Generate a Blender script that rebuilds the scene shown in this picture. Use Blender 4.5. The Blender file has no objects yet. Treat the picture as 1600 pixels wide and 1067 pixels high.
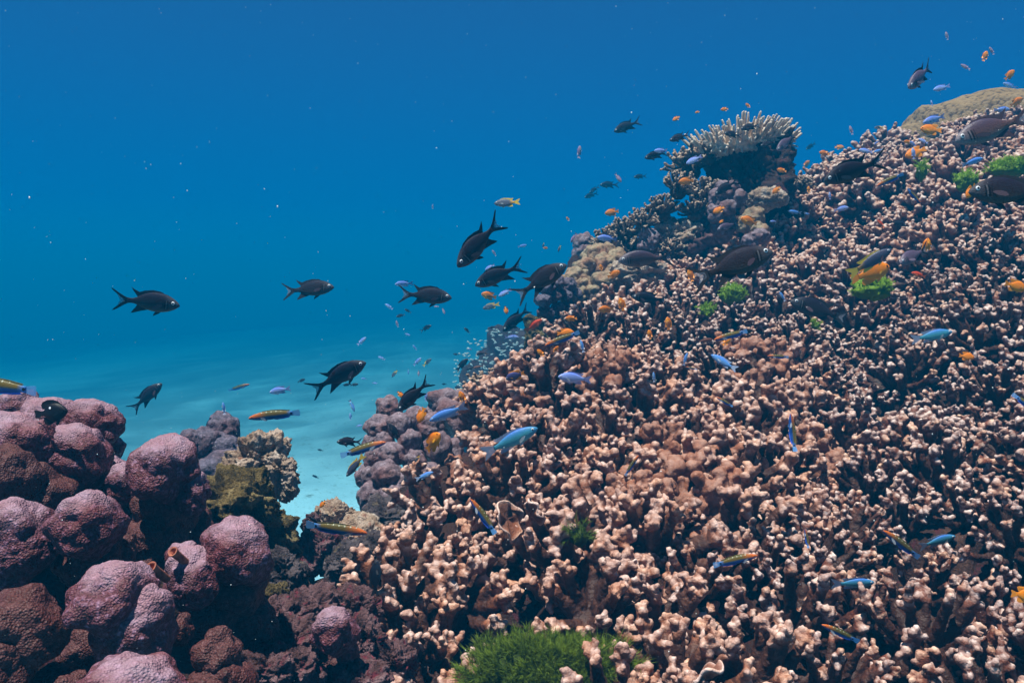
import bpy, bmesh, math, random
import numpy as np
from mathutils import Vector, Matrix, Quaternion
from mathutils.bvhtree import BVHTree

R = math.radians
scene = bpy.context.scene
COL = scene.collection
rng = np.random.default_rng(7)
random.seed(7)

# ------------------------------------------------------------------ camera
PITCH = R(-4.0)
FPX = 1244.0                      # focal length in pixels of the 1600-wide photo
cam_d = bpy.data.cameras.new('camera')
cam_d.sensor_width = 36.0
cam_d.lens = 36.0 * FPX / 1600.0
cam_d.clip_start = 0.02
cam_d.clip_end = 200.0
cam = bpy.data.objects.new('camera', cam_d)
COL.objects.link(cam)
cam.location = (0, 0, 0)
cam.rotation_euler = (R(90) + PITCH, 0, 0)
scene.camera = cam
FWD = np.array([0, math.cos(PITCH), math.sin(PITCH)])
UP = np.array([0, -math.sin(PITCH), math.cos(PITCH)])
RT = np.array([1.0, 0, 0])

def ray(px, py):
    return FWD + (px - 800) / FPX * RT - (py - 533.5) / FPX * UP
def at(px, py, d):
    return ray(px, py) * d
def proj(p):
    p = np.asarray(p, float)
    d = p @ FWD
    return 800 + (p @ RT) / d * FPX, 533.5 - (p @ UP) / d * FPX, d

# ------------------------------------------------------------------ world, sun
w = bpy.data.worlds.new('World')
scene.world = w
w.use_nodes = True
nt = w.node_tree
nt.nodes.clear()
out = nt.nodes.new('ShaderNodeOutputWorld')
bg = nt.nodes.new('ShaderNodeBackground')
tc = nt.nodes.new('ShaderNodeTexCoord')
sx = nt.nodes.new('ShaderNodeSeparateXYZ')
mr = nt.nodes.new('ShaderNodeMapRange')
mr.inputs['From Min'].default_value = -0.5
mr.inputs['From Max'].default_value = 1.0
rp = nt.nodes.new('ShaderNodeValToRGB')
def ramp_set(rp, stops, interp='LINEAR'):
    cr = rp.color_ramp
    cr.interpolation = interp
    while len(cr.elements) < len(stops):
        cr.elements.new(0.5)
    for e, (p, c) in zip(cr.elements, stops):
        e.position = p
        e.color = (c[0], c[1], c[2], 1)
zz = lambda z: (z + 0.5) / 1.5
ramp_set(rp, [(0.0, (0.002, 0.04, 0.06)), (zz(-0.12), (0.002, 0.15, 0.29)), (zz(-0.02), (0.0012, 0.118, 0.280)),
              (zz(0.10), (0.0015, 0.074, 0.242)), (zz(0.24), (0.0065, 0.064, 0.206)), (zz(0.40), (0.012, 0.052, 0.162)),
              (zz(0.58), (0.003, 0.014, 0.042)), (1.0, (0.010, 0.011, 0.018))])  # overhead darkened for effect: out of view, keeps fill in the shadows low
nt.links.new(tc.outputs['Generated'], sx.inputs[0])
nt.links.new(sx.outputs['Z'], mr.inputs['Value'])
nt.links.new(mr.outputs[0], rp.inputs[0])
nt.links.new(rp.outputs[0], bg.inputs[0])
bg.inputs[1].default_value = 1.0
nt.links.new(bg.outputs[0], out.inputs[0])

SUN_EL, SUN_AZ = R(76), R(222)     # azimuth: direction the light comes FROM, measured from +X (right) anticlockwise
SUN = np.array([math.cos(SUN_EL) * math.cos(SUN_AZ), math.cos(SUN_EL) * math.sin(SUN_AZ), math.sin(SUN_EL)])
sd = bpy.data.lights.new('sun', 'SUN')
sd.energy = 5.0
sd.angle = R(0.8)
sd.color = (1.0, 0.81, 0.74)
so = bpy.data.objects.new('sun', sd)
COL.objects.link(so)
so.rotation_euler = Vector((-SUN[0], -SUN[1], -SUN[2])).to_track_quat('-Z', 'Y').to_euler()

scene.view_settings.view_transform = 'Standard'
scene.view_settings.look = 'None'
scene.view_settings.exposure = 0.99
scene.view_settings.gamma = 1.0
cy = scene.cycles
cy.max_bounces = 4
cy.diffuse_bounces = 2
cy.glossy_bounces = 2
cy.transmission_bounces = 2
cy.volume_bounces = 0
cy.transparent_max_bounces = 8
cy.use_denoising = True
cy.use_adaptive_sampling = True
cy.adaptive_threshold = 0.02
cy.sample_clamp_indirect = 3

# ------------------------------------------------------------------ numpy noise
_g = rng.normal(size=(256, 3)); _g /= np.linalg.norm(_g, axis=1)[:, None]
_perm = rng.permutation(256).astype(np.int64)
_perm = np.concatenate([_perm, _perm, _perm])
def _hash(i, j, k):
    return _perm[_perm[_perm[i & 255] + (j & 255)] + (k & 255)]
def pn(p):
    p = np.asarray(p, float)
    i = np.floor(p).astype(np.int64)
    f = p - i
    u = f * f * f * (f * (f * 6 - 15) + 10)
    r = 0
    for dx in (0, 1):
        wx = u[:, 0] if dx else 1 - u[:, 0]
        for dy in (0, 1):
            wy = u[:, 1] if dy else 1 - u[:, 1]
            for dz in (0, 1):
                wz = u[:, 2] if dz else 1 - u[:, 2]
                g = _g[_hash(i[:, 0] + dx, i[:, 1] + dy, i[:, 2] + dz)]
                d = (g * (f - (dx, dy, dz))).sum(1)
                r = r + wx * wy * wz * d
    return r * 1.6
def fbm(p, o=4, g=0.5):
    a, r, p = 1.0, 0, np.asarray(p, float)
    for k in range(o):
        r = r + a * pn(p + k * 17.3)
        a *= g
        p = p * 2.03
    return r
_rp = rng.random((256, 3))
def worley(p):
    i = np.floor(p).astype(np.int64)
    f1 = np.full(len(p), 9.0); f2 = np.full(len(p), 9.0)
    for dx in (-1, 0, 1):
        for dy in (-1, 0, 1):
            for dz in (-1, 0, 1):
                c = i + (dx, dy, dz)
                q = c + _rp[_hash(c[:, 0], c[:, 1], c[:, 2])]
                d = np.sqrt(((q - p) ** 2).sum(1))
                f2 = np.minimum(f2, np.maximum(f1, d))
                f1 = np.minimum(f1, d)
    return f1, f2
def sm(a, b, x):
    t = np.clip((x - a) / (b - a), 0, 1)
    return t * t * (3 - 2 * t)

# ------------------------------------------------------------------ mesh helpers
def mk_mesh(name, V, F, mats=(), smooth=True, attrs=None, midx=None):
    V = np.asarray(V, np.float32)
    me = bpy.data.meshes.new(name)
    if isinstance(F, np.ndarray):
        n, k = F.shape
        me.vertices.add(len(V)); me.vertices.foreach_set('co', V.ravel())
        me.loops.add(n * k); me.loops.foreach_set('vertex_index', F.astype(np.int32).ravel())
        me.polygons.add(n)
        me.polygons.foreach_set('loop_start', np.arange(0, n * k, k, dtype=np.int32))
        me.update(calc_edges=True)
    else:
        me.from_pydata(V.tolist(), [], F)
    me.polygons.foreach_set('use_smooth', np.full(len(me.polygons), smooth))
    if midx is not None:
        me.polygons.foreach_set('material_index', np.asarray(midx, np.int32))
    for m in mats:
        me.materials.append(m)
    for k, a in (attrs or {}).items():
        at_ = me.attributes.new(k, 'FLOAT', 'POINT')
        at_.data.foreach_set('value', np.asarray(a, np.float32))
    me.update()
    return me
def link(name, me, parent=None):
    o = bpy.data.objects.new(name, me)
    COL.objects.link(o)
    if parent is not None:
        o.parent = parent
    return o
def tag(o, label, cat, group=None):
    o['label'] = label
    o['category'] = cat
    if group:
        o['group'] = group
    return o
def root(name, loc, label, cat, group=None):
    o = bpy.data.objects.new(name, None)
    o.empty_display_size = 0.02
    COL.objects.link(o)
    o.location = loc
    return tag(o, label, cat, group)
_ico = {}
def ico(k):
    if k not in _ico:
        bm = bmesh.new()
        bmesh.ops.create_icosphere(bm, subdivisions=k, radius=1.0)
        bm.verts.ensure_lookup_table()
        V = np.array([v.co[:] for v in bm.verts]); F = np.array([[v.index for v in f.verts] for f in bm.faces])
        bm.free()
        _ico[k] = (V, F)
    return _ico[k]
def normals(V, F):
    a, b, c = V[F[:, 0]], V[F[:, 1]], V[F[:, 2]]
    n = np.cross(b - a, c - a)
    N = np.zeros_like(V)
    for k in range(3):
        for ax in range(3):
            N[:, ax] += np.bincount(F[:, k], weights=n[:, ax], minlength=len(V))
    return N / (np.linalg.norm(N, axis=1)[:, None] + 1e-12)
class MB:
    def __init__(s): s.V = []; s.F = []; s.n = 0; s.A = []
    def add(s, V, F, a=0.0):
        s.V.append(V); s.F.append(F + s.n); s.n += len(V)
        s.A.append(np.full(len(V), a) if np.isscalar(a) else a)
    def get(s): return np.concatenate(s.V), np.concatenate(s.F)

# ------------------------------------------------------------------ materials
class NT:
    def __init__(s, name):
        s.m = bpy.data.materials.new(name); s.m.use_nodes = True
        s.t = s.m.node_tree; s.t.nodes.clear()
        s.out = s.t.nodes.new('ShaderNodeOutputMaterial')
        s.b = s.t.nodes.new('ShaderNodeBsdfPrincipled')
        s.t.links.new(s.b.outputs[0], s.out.inputs[0])
        s._tc = None
    def set(s, n, i, v):
        if isinstance(v, bpy.types.NodeSocket): s.t.links.new(v, n.inputs[i])
        elif isinstance(v, (tuple, list)) and len(v) == 3 and n.inputs[i].type == 'RGBA': n.inputs[i].default_value = (*v, 1)
        else: n.inputs[i].default_value = v
    def n(s, ty, ins=None, **props):
        n = s.t.nodes.new('ShaderNode' + ty)
        for k, v in props.items(): setattr(n, k, v)
        for k, v in (ins or {}).items(): s.set(n, k, v)
        return n
    def obj(s):
        if s._tc is None: s._tc = s.n('TexCoord')
        return s._tc.outputs['Object']
    def noise(s, scale, detail=3, rough=0.55, vec=None, dist=0.0):
        return s.n('TexNoise', {'Vector': vec or s.obj(), 'Scale': scale, 'Detail': detail, 'Roughness': rough, 'Distortion': dist}).outputs['Fac']
    def vor(s, scale, out='Distance', feature='F1', vec=None):
        return s.n('TexVoronoi', {'Vector': vec or s.obj(), 'Scale': scale}, feature=feature).outputs[out]
    def ramp(s, fac, stops, interp='LINEAR'):
        n = s.n('ValToRGB', {'Fac': fac}); ramp_set(n, stops, interp); return n.outputs[0]
    def mix(s, f, a, b, mode='MIX'):
        n = s.n('Mix', None, data_type='RGBA', blend_type=mode)
        s.set(n, 0, f); s.set(n, 6, a if not (isinstance(a, tuple) and len(a) == 3) else (*a, 1)); s.set(n, 7, b if not (isinstance(b, tuple) and len(b) == 3) else (*b, 1))
        return n.outputs[2]
    def math(s, op, a, b=0.0, clamp=False):
        n = s.n('Math', {0: a, 1: b}, operation=op, use_clamp=clamp); return n.outputs[0]
    def mrange(s, v, a, b, c=0.0, d=1.0):
        return s.n('MapRange', {0: v, 1: a, 2: b, 3: c, 4: d}).outputs[0]
    def attr(s, name):
        return s.n('Attribute', None, attribute_name=name).outputs['Fac']
    def bump(s, h, dist, strength=1.0, nrm=None):
        n = s.n('Bump', {'Height': h, 'Distance': dist, 'Strength': strength})
        if nrm is not None: s.set(n, 'Normal', nrm)
        return n.outputs[0]
    def done(s, color, rough=0.7, normal=None, spec=0.3, **kw):
        s.set(s.b, 'Base Color', color); s.set(s.b, 'Roughness', rough)
        s.set(s.b, 'Specular IOR Level', spec)
        if normal is not None: s.set(s.b, 'Normal', normal)
        for k, v in kw.items(): s.set(s.b, k.replace('_', ' '), v)
        return s.m
    def rnd(s):
        return s.n('ObjectInfo').outputs['Random']

def coral_mat(name, base, mid, tip, polyp=350, warm=None):
    n = NT(name)
    t = n.attr('tip')
    nz = n.noise(60, 4)
    t2 = n.math('ADD', t, n.mrange(nz, 0.3, 0.7, -0.13, 0.13))
    c = n.ramp(t2, [(0.0, base), (0.45, mid), (0.78, tuple(0.62 * a + 0.38 * b for a, b in zip(mid, tip))), (0.98, tip)])
    patch = n.noise(22, 3)
    c = n.mix(n.mrange(patch, 0.45, 0.62), c, n.mix(1.0, c, warm or (1.0, 0.80, 0.62), 'MULTIPLY'))
    c = n.mix(n.mrange(n.rnd(), 0, 1, 0.0, 0.35), c, n.mix(1.0, c, (0.78, 0.74, 0.80), 'MULTIPLY'))
    # fine speckle of polyps
    v = n.vor(polyp)
    c = n.mix(n.mrange(v, 0.2, 0.65, 0.0, 0.28), c, n.mix(1.0, c, (0.45, 0.38, 0.36), 'MULTIPLY'))
    b = n.bump(v, 0.0012, 0.55)
    b = n.bump(n.noise(140, 4), 0.003, 0.6, b)
    return n.done(c, 0.62, b, 0.35)
M = {}
M['coral_tan'] = coral_mat('tan_finger_coral', (0.045, 0.015, 0.009), (0.29, 0.120, 0.072), (0.82, 0.61, 0.54), 420)
M['coral_white'] = coral_mat('white_tipped_coral', (0.040, 0.013, 0.007), (0.21, 0.070, 0.040), (0.86, 0.70, 0.65), 420)
M['coral_slope'] = coral_mat('pale_finger_coral', (0.055, 0.019, 0.010), (0.31, 0.118, 0.068), (0.86, 0.69, 0.62), 380)
M['coral_grey'] = coral_mat('grey_branch_coral', (0.05, 0.03, 0.018), (0.26, 0.155, 0.10), (0.68, 0.53, 0.41), 380, (1, 0.92, 0.8))
M['coral_table'] = coral_mat('cream_branch_coral', (0.11, 0.07, 0.05), (0.34, 0.23, 0.16), (0.80, 0.66, 0.54), 380, (1, 0.95, 0.86))

def rock_mat(name, cols, scale=18.0, bumpd=0.006, pits=True):
    n = NT(name)
    a = n.noise(scale, 6, 0.62, dist=0.6)
    c = n.ramp(a, [(0.30, cols[0]), (0.44, cols[1]), (0.56, cols[2]), (0.70, cols[3])])
    p = n.noise(scale * 2.7, 5, 0.6)
    c = n.mix(n.mrange(p, 0.56, 0.66), c, cols[4])
    v = n.vor(scale * 14)
    c = n.mix(n.mrange(v, 0.15, 0.7, 0.0, 0.5), c, n.mix(1.0, c, (0.4, 0.36, 0.36), 'MULTIPLY'))
    b = n.bump(n.noise(scale * 9, 6, 0.7), bumpd, 0.9)
    b = n.bump(v, bumpd * 0.35, 0.7, b)
    return n.done(c, 0.8, b, 0.25)
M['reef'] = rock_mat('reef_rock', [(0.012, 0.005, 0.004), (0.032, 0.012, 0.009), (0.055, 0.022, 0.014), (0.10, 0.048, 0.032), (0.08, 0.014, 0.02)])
M['rock_pink'] = rock_mat('pink_crusted_rock', [(0.04, 0.02, 0.02), (0.12, 0.055, 0.055), (0.22, 0.12, 0.13), (0.38, 0.25, 0.26), (0.20, 0.03, 0.05)], 26)
M['rock_tan'] = rock_mat('tan_rock', [(0.18, 0.11, 0.08), (0.44, 0.31, 0.22), (0.62, 0.49, 0.40), (0.78, 0.68, 0.60), (0.34, 0.16, 0.10)], 24)
M['rock_olive'] = rock_mat('olive_turf_rock', [(0.02, 0.015, 0.005), (0.12, 0.085, 0.024), (0.28, 0.20, 0.07), (0.48, 0.38, 0.18), (0.06, 0.05, 0.02)], 34, 0.009)
M['rock_grey'] = rock_mat('grey_rock', [(0.02, 0.018, 0.02), (0.07, 0.05, 0.055), (0.15, 0.12, 0.13), (0.30, 0.25, 0.26), (0.16, 0.12, 0.07)], 20)

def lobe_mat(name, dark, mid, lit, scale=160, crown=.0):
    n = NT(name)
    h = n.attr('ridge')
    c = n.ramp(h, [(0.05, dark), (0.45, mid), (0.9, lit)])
    c = n.mix(n.math('MULTIPLY', n.attr('crown'), crown), c, n.mix(.5, lit, (.74, .62, .74)))  # pale growing tops, with light from above painted in as well
    a = n.noise(14, 4)
    c = n.mix(n.mrange(a, 0.42, 0.62), c, n.mix(1.0, c, (0.85, 0.55, 0.5), 'MULTIPLY'))
    v = n.vor(scale * 3.2)
    c = n.mix(n.mrange(v, 0.15, 0.6, 0.0, 0.35), c, n.mix(1.0, c, (0.5, 0.42, 0.45), 'MULTIPLY'))
    b = n.bump(v, 0.0016, 0.8)
    b = n.bump(n.noise(scale * 2, 3), 0.0012, 0.4, b)
    return n.done(c, 0.6, b, 0.3)
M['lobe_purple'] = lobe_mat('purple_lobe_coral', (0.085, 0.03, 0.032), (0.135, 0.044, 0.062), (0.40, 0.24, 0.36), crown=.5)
M['lobe_brown'] = lobe_mat('brown_lobe_coral', (0.045, 0.014, 0.012), (0.10, 0.034, 0.032), (0.17, 0.075, 0.075))  # brown coral, darkened to paint shade into the gaps between lobes
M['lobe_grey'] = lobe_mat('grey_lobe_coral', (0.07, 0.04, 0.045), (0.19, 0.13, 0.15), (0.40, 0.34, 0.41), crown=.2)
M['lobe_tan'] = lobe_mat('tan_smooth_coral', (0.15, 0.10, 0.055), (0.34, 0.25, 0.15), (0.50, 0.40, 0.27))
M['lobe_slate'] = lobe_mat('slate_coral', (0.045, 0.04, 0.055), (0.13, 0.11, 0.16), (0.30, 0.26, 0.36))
# ------------------------------------------------------------------ sand floor
SAND_Z = -1.95
def sand_z(x, y):
    return SAND_Z - .006 * np.maximum(0, y - 5) - .085 * np.maximum(0, -x - .6 - .12 * y)
def sand():
    xs = np.concatenate([np.linspace(-40, -9, 32), np.linspace(-8.9, 6.9, 190), np.linspace(7, 40, 34)])
    ys = np.concatenate([np.linspace(-12, 1.5, 16), np.linspace(1.6, 16, 200), np.linspace(16.4, 60, 44)])
    X, Y = np.meshgrid(xs, ys)
    p = np.stack([X.ravel(), Y.ravel(), np.zeros(X.size)], 1)
    z = sand_z(X.ravel(), Y.ravel()) + 0.16 * fbm(p * 0.22 + 3, 3) + 0.035 * fbm(p * 1.4, 3) + 0.010 * fbm(p * 6, 2)
    V = np.stack([X.ravel(), Y.ravel(), z], 1)
    ny, nx = X.shape
    i = np.arange((ny - 1) * (nx - 1)); r, c = i // (nx - 1), i % (nx - 1)
    a = r * nx + c
    F = np.stack([a, a + 1, a + nx + 1, a + nx], 1)
    bed = np.zeros(len(z))
    for px, py, wx, wy in ((455, 545, 130, 26), (330, 610, 110, 20), (640, 500, 110, 16), (690, 590, 90, 20), (520, 500, 160, 10), (200, 590, 120, 16)):
        for d in np.arange(4, 38, .1):      # where that line of sight meets the sand: centre of a bed of dark sea grass
            c = at(px, py, d)
            if c[2] < sand_z(c[0], c[1]): break
        bed = np.maximum(bed, np.exp(-((V[:, 0] - c[0]) / (wx * d / FPX)) ** 2 - ((V[:, 1] - c[1]) / (wy * .09 * d)) ** 2))
    bed = np.clip(bed * (1.1 + .7 * fbm(p * .8 + 9, 4)), 0, 1) * sm(6.5, 11, V[:, 1])
    n = NT('water_tinted_sand')
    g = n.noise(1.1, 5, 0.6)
    col = n.ramp(g, [(0.3, (0.36, 0.50, 0.60)), (0.5, (0.45, 0.62, 0.73)), (0.7, (0.52, 0.70, 0.82))])  # pale sand with the blue light of the water mixed into its colour
    bigp = n.noise(.16, 4, .6)
    col = n.mix(n.mrange(bigp, .50, .68, 0, .6), col, (0.15, 0.19, 0.21))
    col = n.mix(n.math('MULTIPLY', n.attr('bed'), .72), col, (0.07, 0.11, 0.12))
    s = n.noise(7.5, 5, 0.7)
    col = n.mix(n.mrange(s, 0.58, 0.70), col, (0.16, 0.17, 0.14))
    s2 = n.noise(26, 3, 0.7)
    col = n.mix(n.mrange(s2, 0.60, 0.70, 0, 0.7), col, (0.22, 0.22, 0.18))
    m = n.done(col, 0.9, n.bump(n.noise(12, 6, 0.65), 0.03, 0.8), 0.1)
    o = link('sand_floor', mk_mesh('sand_floor', V, F, [m], attrs={'bed': bed}))
    o['kind'] = 'structure'
sand()

# ------------------------------------------------------------------ reef terrain: height field through control points
CP = [  # px, py, depth
 (640,1090,.92),(800,1090,.86),(1000,1090,.86),(1200,1090,.86),(1400,1090,.86),(1600,1090,.82),(1750,1060,.82),
 (600,980,1.0),(720,960,1.0),(860,960,1.0),(1000,960,1.0),(1200,960,1.0),(1400,960,1.0),(1600,960,.94),(1760,900,1.0),
 (600,860,1.14),(700,850,1.16),(850,850,1.15),(1000,850,1.15),(1200,850,1.15),(1400,850,1.15),(1600,830,1.05),
 (640,790,1.28),(720,760,1.3),(850,740,1.32),(1000,740,1.32),(1200,740,1.35),(1400,740,1.35),(1600,700,1.25),(1760,650,1.3),
 (735,680,1.5),(800,650,1.6),(900,640,1.6),(1020,640,1.6),(1200,640,1.6),(1400,620,1.6),(1600,570,1.5),
 (760,640,1.8),(850,590,1.95),(960,560,1.95),(1100,550,1.95),(1250,530,1.95),(1400,510,1.95),(1600,450,1.8),(1780,380,1.9),
 (870,540,2.2),(960,510,2.3),(1100,480,2.3),(1250,440,2.3),(1400,410,2.25),(1600,340,2.1),
 (880,470,2.6),(960,440,2.6),(1060,420,2.6),(1200,370,2.6),(1330,330,2.6),(1450,290,2.5),(1600,260,2.4),(1780,240,2.4),
 (885,415,2.85),(950,385,2.9),(1050,345,2.9),(1150,320,2.95),(1260,295,3.0),(1350,262,3.0),(1440,232,3.0),(1600,205,2.95),
 (1260,300,3.4),(1400,250,3.4),(1600,215,3.4),
 # left rock mass
 (-150,1150,.52),(0,1130,.55),(150,1130,.58),(300,1120,.66),(430,1100,.72),(540,1100,.8),
 (-150,960,.70),(0,960,.76),(150,960,.8),(300,980,.85),(420,960,.9),(520,980,.92),
 (-150,800,.95),(0,800,1.0),(150,800,1.02),(280,840,1.02),(400,880,1.05),(480,920,1.08),
 (-150,740,1.15),(0,730,1.15),(150,770,1.15),(300,800,1.15),(400,820,1.2),(470,890,1.22),(545,880,1.2),(590,830,1.35),(600,740,1.55),(650,720,1.5),
]
def terrain_pts():
    P = [at(*c) for c in CP]
    for x, y, z in [(-1.3,1.6,-1.9),(-.9,1.6,-1.9),(-.6,1.6,-1.9),(-.42,1.65,-1.9),(-.3,1.7,-1.9),(-.26,2.0,-1.9),(-.12,2.2,-1.9),(-.05,2.5,-1.9),(0.0,2.9,-1.9),
                    (.02,3.3,-1.9),(.2,3.9,-1.9),(.6,4.3,-1.9),(1.2,4.6,-1.6),(2.0,4.8,-1.3),(3.0,4.6,-.9),(-1.8,1.4,-1.9),(-2.0,.8,-1.9),(-1.9,0.3,-1.9),
                    (-.4,2.6,-1.95),(-1.0,2.6,-1.95),(-.5,4,-1.95),(.2,5,-1.95),(1.5,5.6,-1.95),(3.5,6,-1.95),(4.5,4,-1.9),(4.5,2,-1.5),(3,1.2,-.3),(2,.4,-.5),
                    (1,.2,-.62),(0,.2,-.62),(-.8,.2,-.6),(-1.3,.1,-1.9),(2,-.6,-1.9),(0,-.6,-1.9),(-1,-.6,-1.9),(3.6,0,-1.9)]:
        P.append(np.array([x, y, z]))
    return np.array(P)
TP = terrain_pts()
_D = np.linalg.norm(TP[:, None, :2] - TP[None, :, :2], axis=2)
_W = np.linalg.solve(_D + 0.004 * np.eye(len(TP)), TP[:, 2] - (-1.0))
def hbase(x, y):
    x = np.atleast_1d(x); y = np.atleast_1d(y)
    z = np.empty(len(x))
    for a in range(0, len(x), 20000):
        d = np.hypot(x[a:a+20000, None] - TP[None, :, 0], y[a:a+20000, None] - TP[None, :, 1])
        z[a:a+20000] = d @ _W - 1.0
    return z
def crev(x, y):
    p = np.stack([x, y, np.zeros(len(x))], 1) * 3.9
    n = pn(p + 31 + .5 * np.stack([pn(p * 1.3 + 4), pn(p * 1.3 + 8), 0 * x], 1))
    return sm(.24, .04, np.abs(n))
def terrain():
    xs = np.concatenate([np.arange(-2.2, -1.2, .03), np.arange(-1.2, 2.2, .0125), np.arange(2.2, 4.6, .04)])
    ys = np.concatenate([np.arange(-.6, .35, .04), np.arange(.35, 3.3, .0125), np.arange(3.3, 6.0, .04)])
    X, Y = np.meshgrid(xs, ys)
    z = hbase(X.ravel(), Y.ravel())
    p = np.stack([X.ravel(), Y.ravel(), z], 1)
    f1, f2 = worley(p * 7.0)
    z = z + 0.035 * (0.55 - f1) + 0.02 * fbm(p * 14, 4) - 0.035 - .07 * crev(X.ravel(), Y.ravel())
    z = np.where(z < SAND_Z + .02, SAND_Z - 1.4, z)
    V = np.stack([X.ravel() + 0.008 * pn(p * 25), Y.ravel() + 0.008 * pn(p * 25 + 9), z], 1)
    ny, nx = X.shape
    i = np.arange((ny - 1) * (nx - 1)); r, c = i // (nx - 1), i % (nx - 1)
    a = r * nx + c
    F = np.stack([a, a + 1, a + nx + 1, a + nx], 1)
    o = link('reef_rock', mk_mesh('reef_rock', V, F, [M['reef']]))
    o['kind'] = 'structure'
    return V, F
TV, TF = terrain()
BVH = BVHTree.FromPolygons(TV.tolist(), TF.tolist())
def hit(px, py):
    d = Vector(ray(px, py)); dn = d.normalized()
    h = BVH.ray_cast(Vector((0, 0, 0)), dn)
    return (h[0], h[1], (h[0].dot(Vector(FWD)))) if h[0] is not None else (None, None, 99)

# ------------------------------------------------------------------ corals
def remesh(V, F, vox):
    me = mk_mesh('tmp', V, F)
    o = link('tmp', me)
    m = o.modifiers.new('r', 'REMESH'); m.mode = 'VOXEL'; m.voxel_size = vox; m.use_smooth_shade = True
    dg = bpy.context.evaluated_depsgraph_get(); dg.update()
    e = o.evaluated_get(dg).to_mesh()
    n = len(e.vertices); V2 = np.empty(n * 3, np.float32); e.vertices.foreach_get('co', V2)
    k = len(e.polygons); ls = np.empty(len(e.loops), np.int32); e.loops.foreach_get('vertex_index', ls)
    F2 = ls.reshape(-1, 4) if len(ls) == 4 * k else None
    o.evaluated_get(dg).to_mesh_clear()
    bpy.data.objects.remove(o); bpy.data.meshes.remove(me)
    return V2.reshape(-1, 3).astype(float), F2
def quad_normals(V, F):
    return normals(V, np.concatenate([F[:, [0, 1, 2]], F[:, [0, 2, 3]]]))

def chain(mb, P, Rr, k=2):
    """balls strung along a path"""
    v, f = ico(k)
    for a in range(len(P)):
        mb.add(v * Rr[a] + P[a], f)
        if a + 1 < len(P):
            L = np.linalg.norm(P[a + 1] - P[a]); m = min(Rr[a], Rr[a + 1])
            n = int(L / (0.55 * m))
            for j in range(1, n + 1):
                t = j / (n + 1)
                mb.add(v * (Rr[a] * (1 - t) + Rr[a + 1] * t) + P[a] * (1 - t) + P[a + 1] * t, f)
def unit(v): return v / (np.linalg.norm(v) + 1e-9)
def rv(s=1.0): return rng.normal(size=3) * s

def colony(nm, rad, n_main, n_tip, r_base, r_tip, lenf, spread, vox, mat, tipk, knob=0.0, flat=0.75, amp=0.0012, core=0.55, tipmul=1.0):
    mb = MB(); tips = []
    v, f = ico(3)
    mb.add(v * np.array([rad * core, rad * core, rad * core * flat]) + (0, 0, -rad * .12), f)
    for i in range(n_main):
        t = (i + .5) / n_main
        th = math.acos(1 - t * (1 - math.cos(R(spread)))); ph = i * 2.39996 + rng.normal() * .25
        d = unit(np.array([math.sin(th) * math.cos(ph), math.sin(th) * math.sin(ph), math.cos(th)]) + rv(.12))
        L = rad * lenf * (0.82 + .36 * rng.random())
        p0 = d * rad * core * .75 * np.array([1, 1, flat])
        dd = unit(d + (0, 0, .45 * math.sin(th)))
        p1 = p0 + d * L * .5 + rv(r_tip * .3); p2 = p1 + dd * L * .5 + rv(r_tip * .3)
        chain(mb, [p0, p1, p2], [r_base * 1.15, r_base, r_tip * 1.05])
        tips.append(p2)
        for j in range(n_tip):
            s = .35 + .65 * rng.random()
            q0 = p1 * (1 - s) + p2 * s
            e = unit(dd + rv(.62) + (0, 0, .25))
            l2 = r_tip * (1.3 + 1.7 * rng.random())
            rr = r_tip * (.72 + .36 * rng.random())
            q1 = q0 + e * l2
            chain(mb, [q0, q1], [rr * .95, rr])
            tips.append(q1)
            if rng.random() < knob:
                q2 = q1 + unit(e + rv(.8)) * rr * 1.1
                chain(mb, [q2], [rr * .72]); tips.append(q2)
    V, F = mb.get()
    V, F = remesh(V, F, vox)
    N = quad_normals(V, F)
    tips = np.array(tips)
    dmin = np.full(len(V), 9.0); zt = np.zeros(len(V))
    for q in tips:
        d = np.sqrt(((V - q) ** 2).sum(1)); b = d < dmin
        dmin = np.where(b, d, dmin); zt = np.where(b, ((V - q) @ unit(q + (0, 0, rad))) / r_tip, zt)
    tip = np.clip(1 - (dmin - r_tip * .8) / (r_tip * tipk), 0, 1) * np.clip(.62 + .38 * zt, 0.15, 1)
    V = V + N * (amp * fbm(V / (r_tip * .8), 3) + amp * 1.5 * pn(V / (r_tip * 2.2)))[:, None]
    return mk_mesh(nm, V, F, [mat], attrs={'tip': tip * tipmul})

P_TAN = [colony('finger_coral', .092, 21, 8, .0088, .0054, .64, 84, .0020, M['coral_tan'], 2.6, .8, .8, core=.45) for _ in range(6)]
P_LUMP = [colony('lumpy_coral', .085, 16, 4, .0170, .0100, .34, 80, .0026, M['coral_tan'], 1.8, .6, .7, amp=.0026, core=.62, tipmul=.66) for _ in range(3)]
P_WHITE = [colony('finger_coral', .090, 26, 5, .0066, .0047, .70, 82, .0020, M['coral_white'], 2.6, .6, .7, core=.42) for _ in range(5)]
P_SLOPE = [colony('finger_coral', .10, 52, 3, .0068, .0060, .52, 80, .0025, M['coral_slope'], 2.6, .3, .7) for _ in range(5)]
P_GREY = [colony('branch_coral', .10, 44, 3, .0058, .0056, .62, 88, .0026, M['coral_grey'], 2.6, .3, .85, core=.4) for _ in range(3)]
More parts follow.
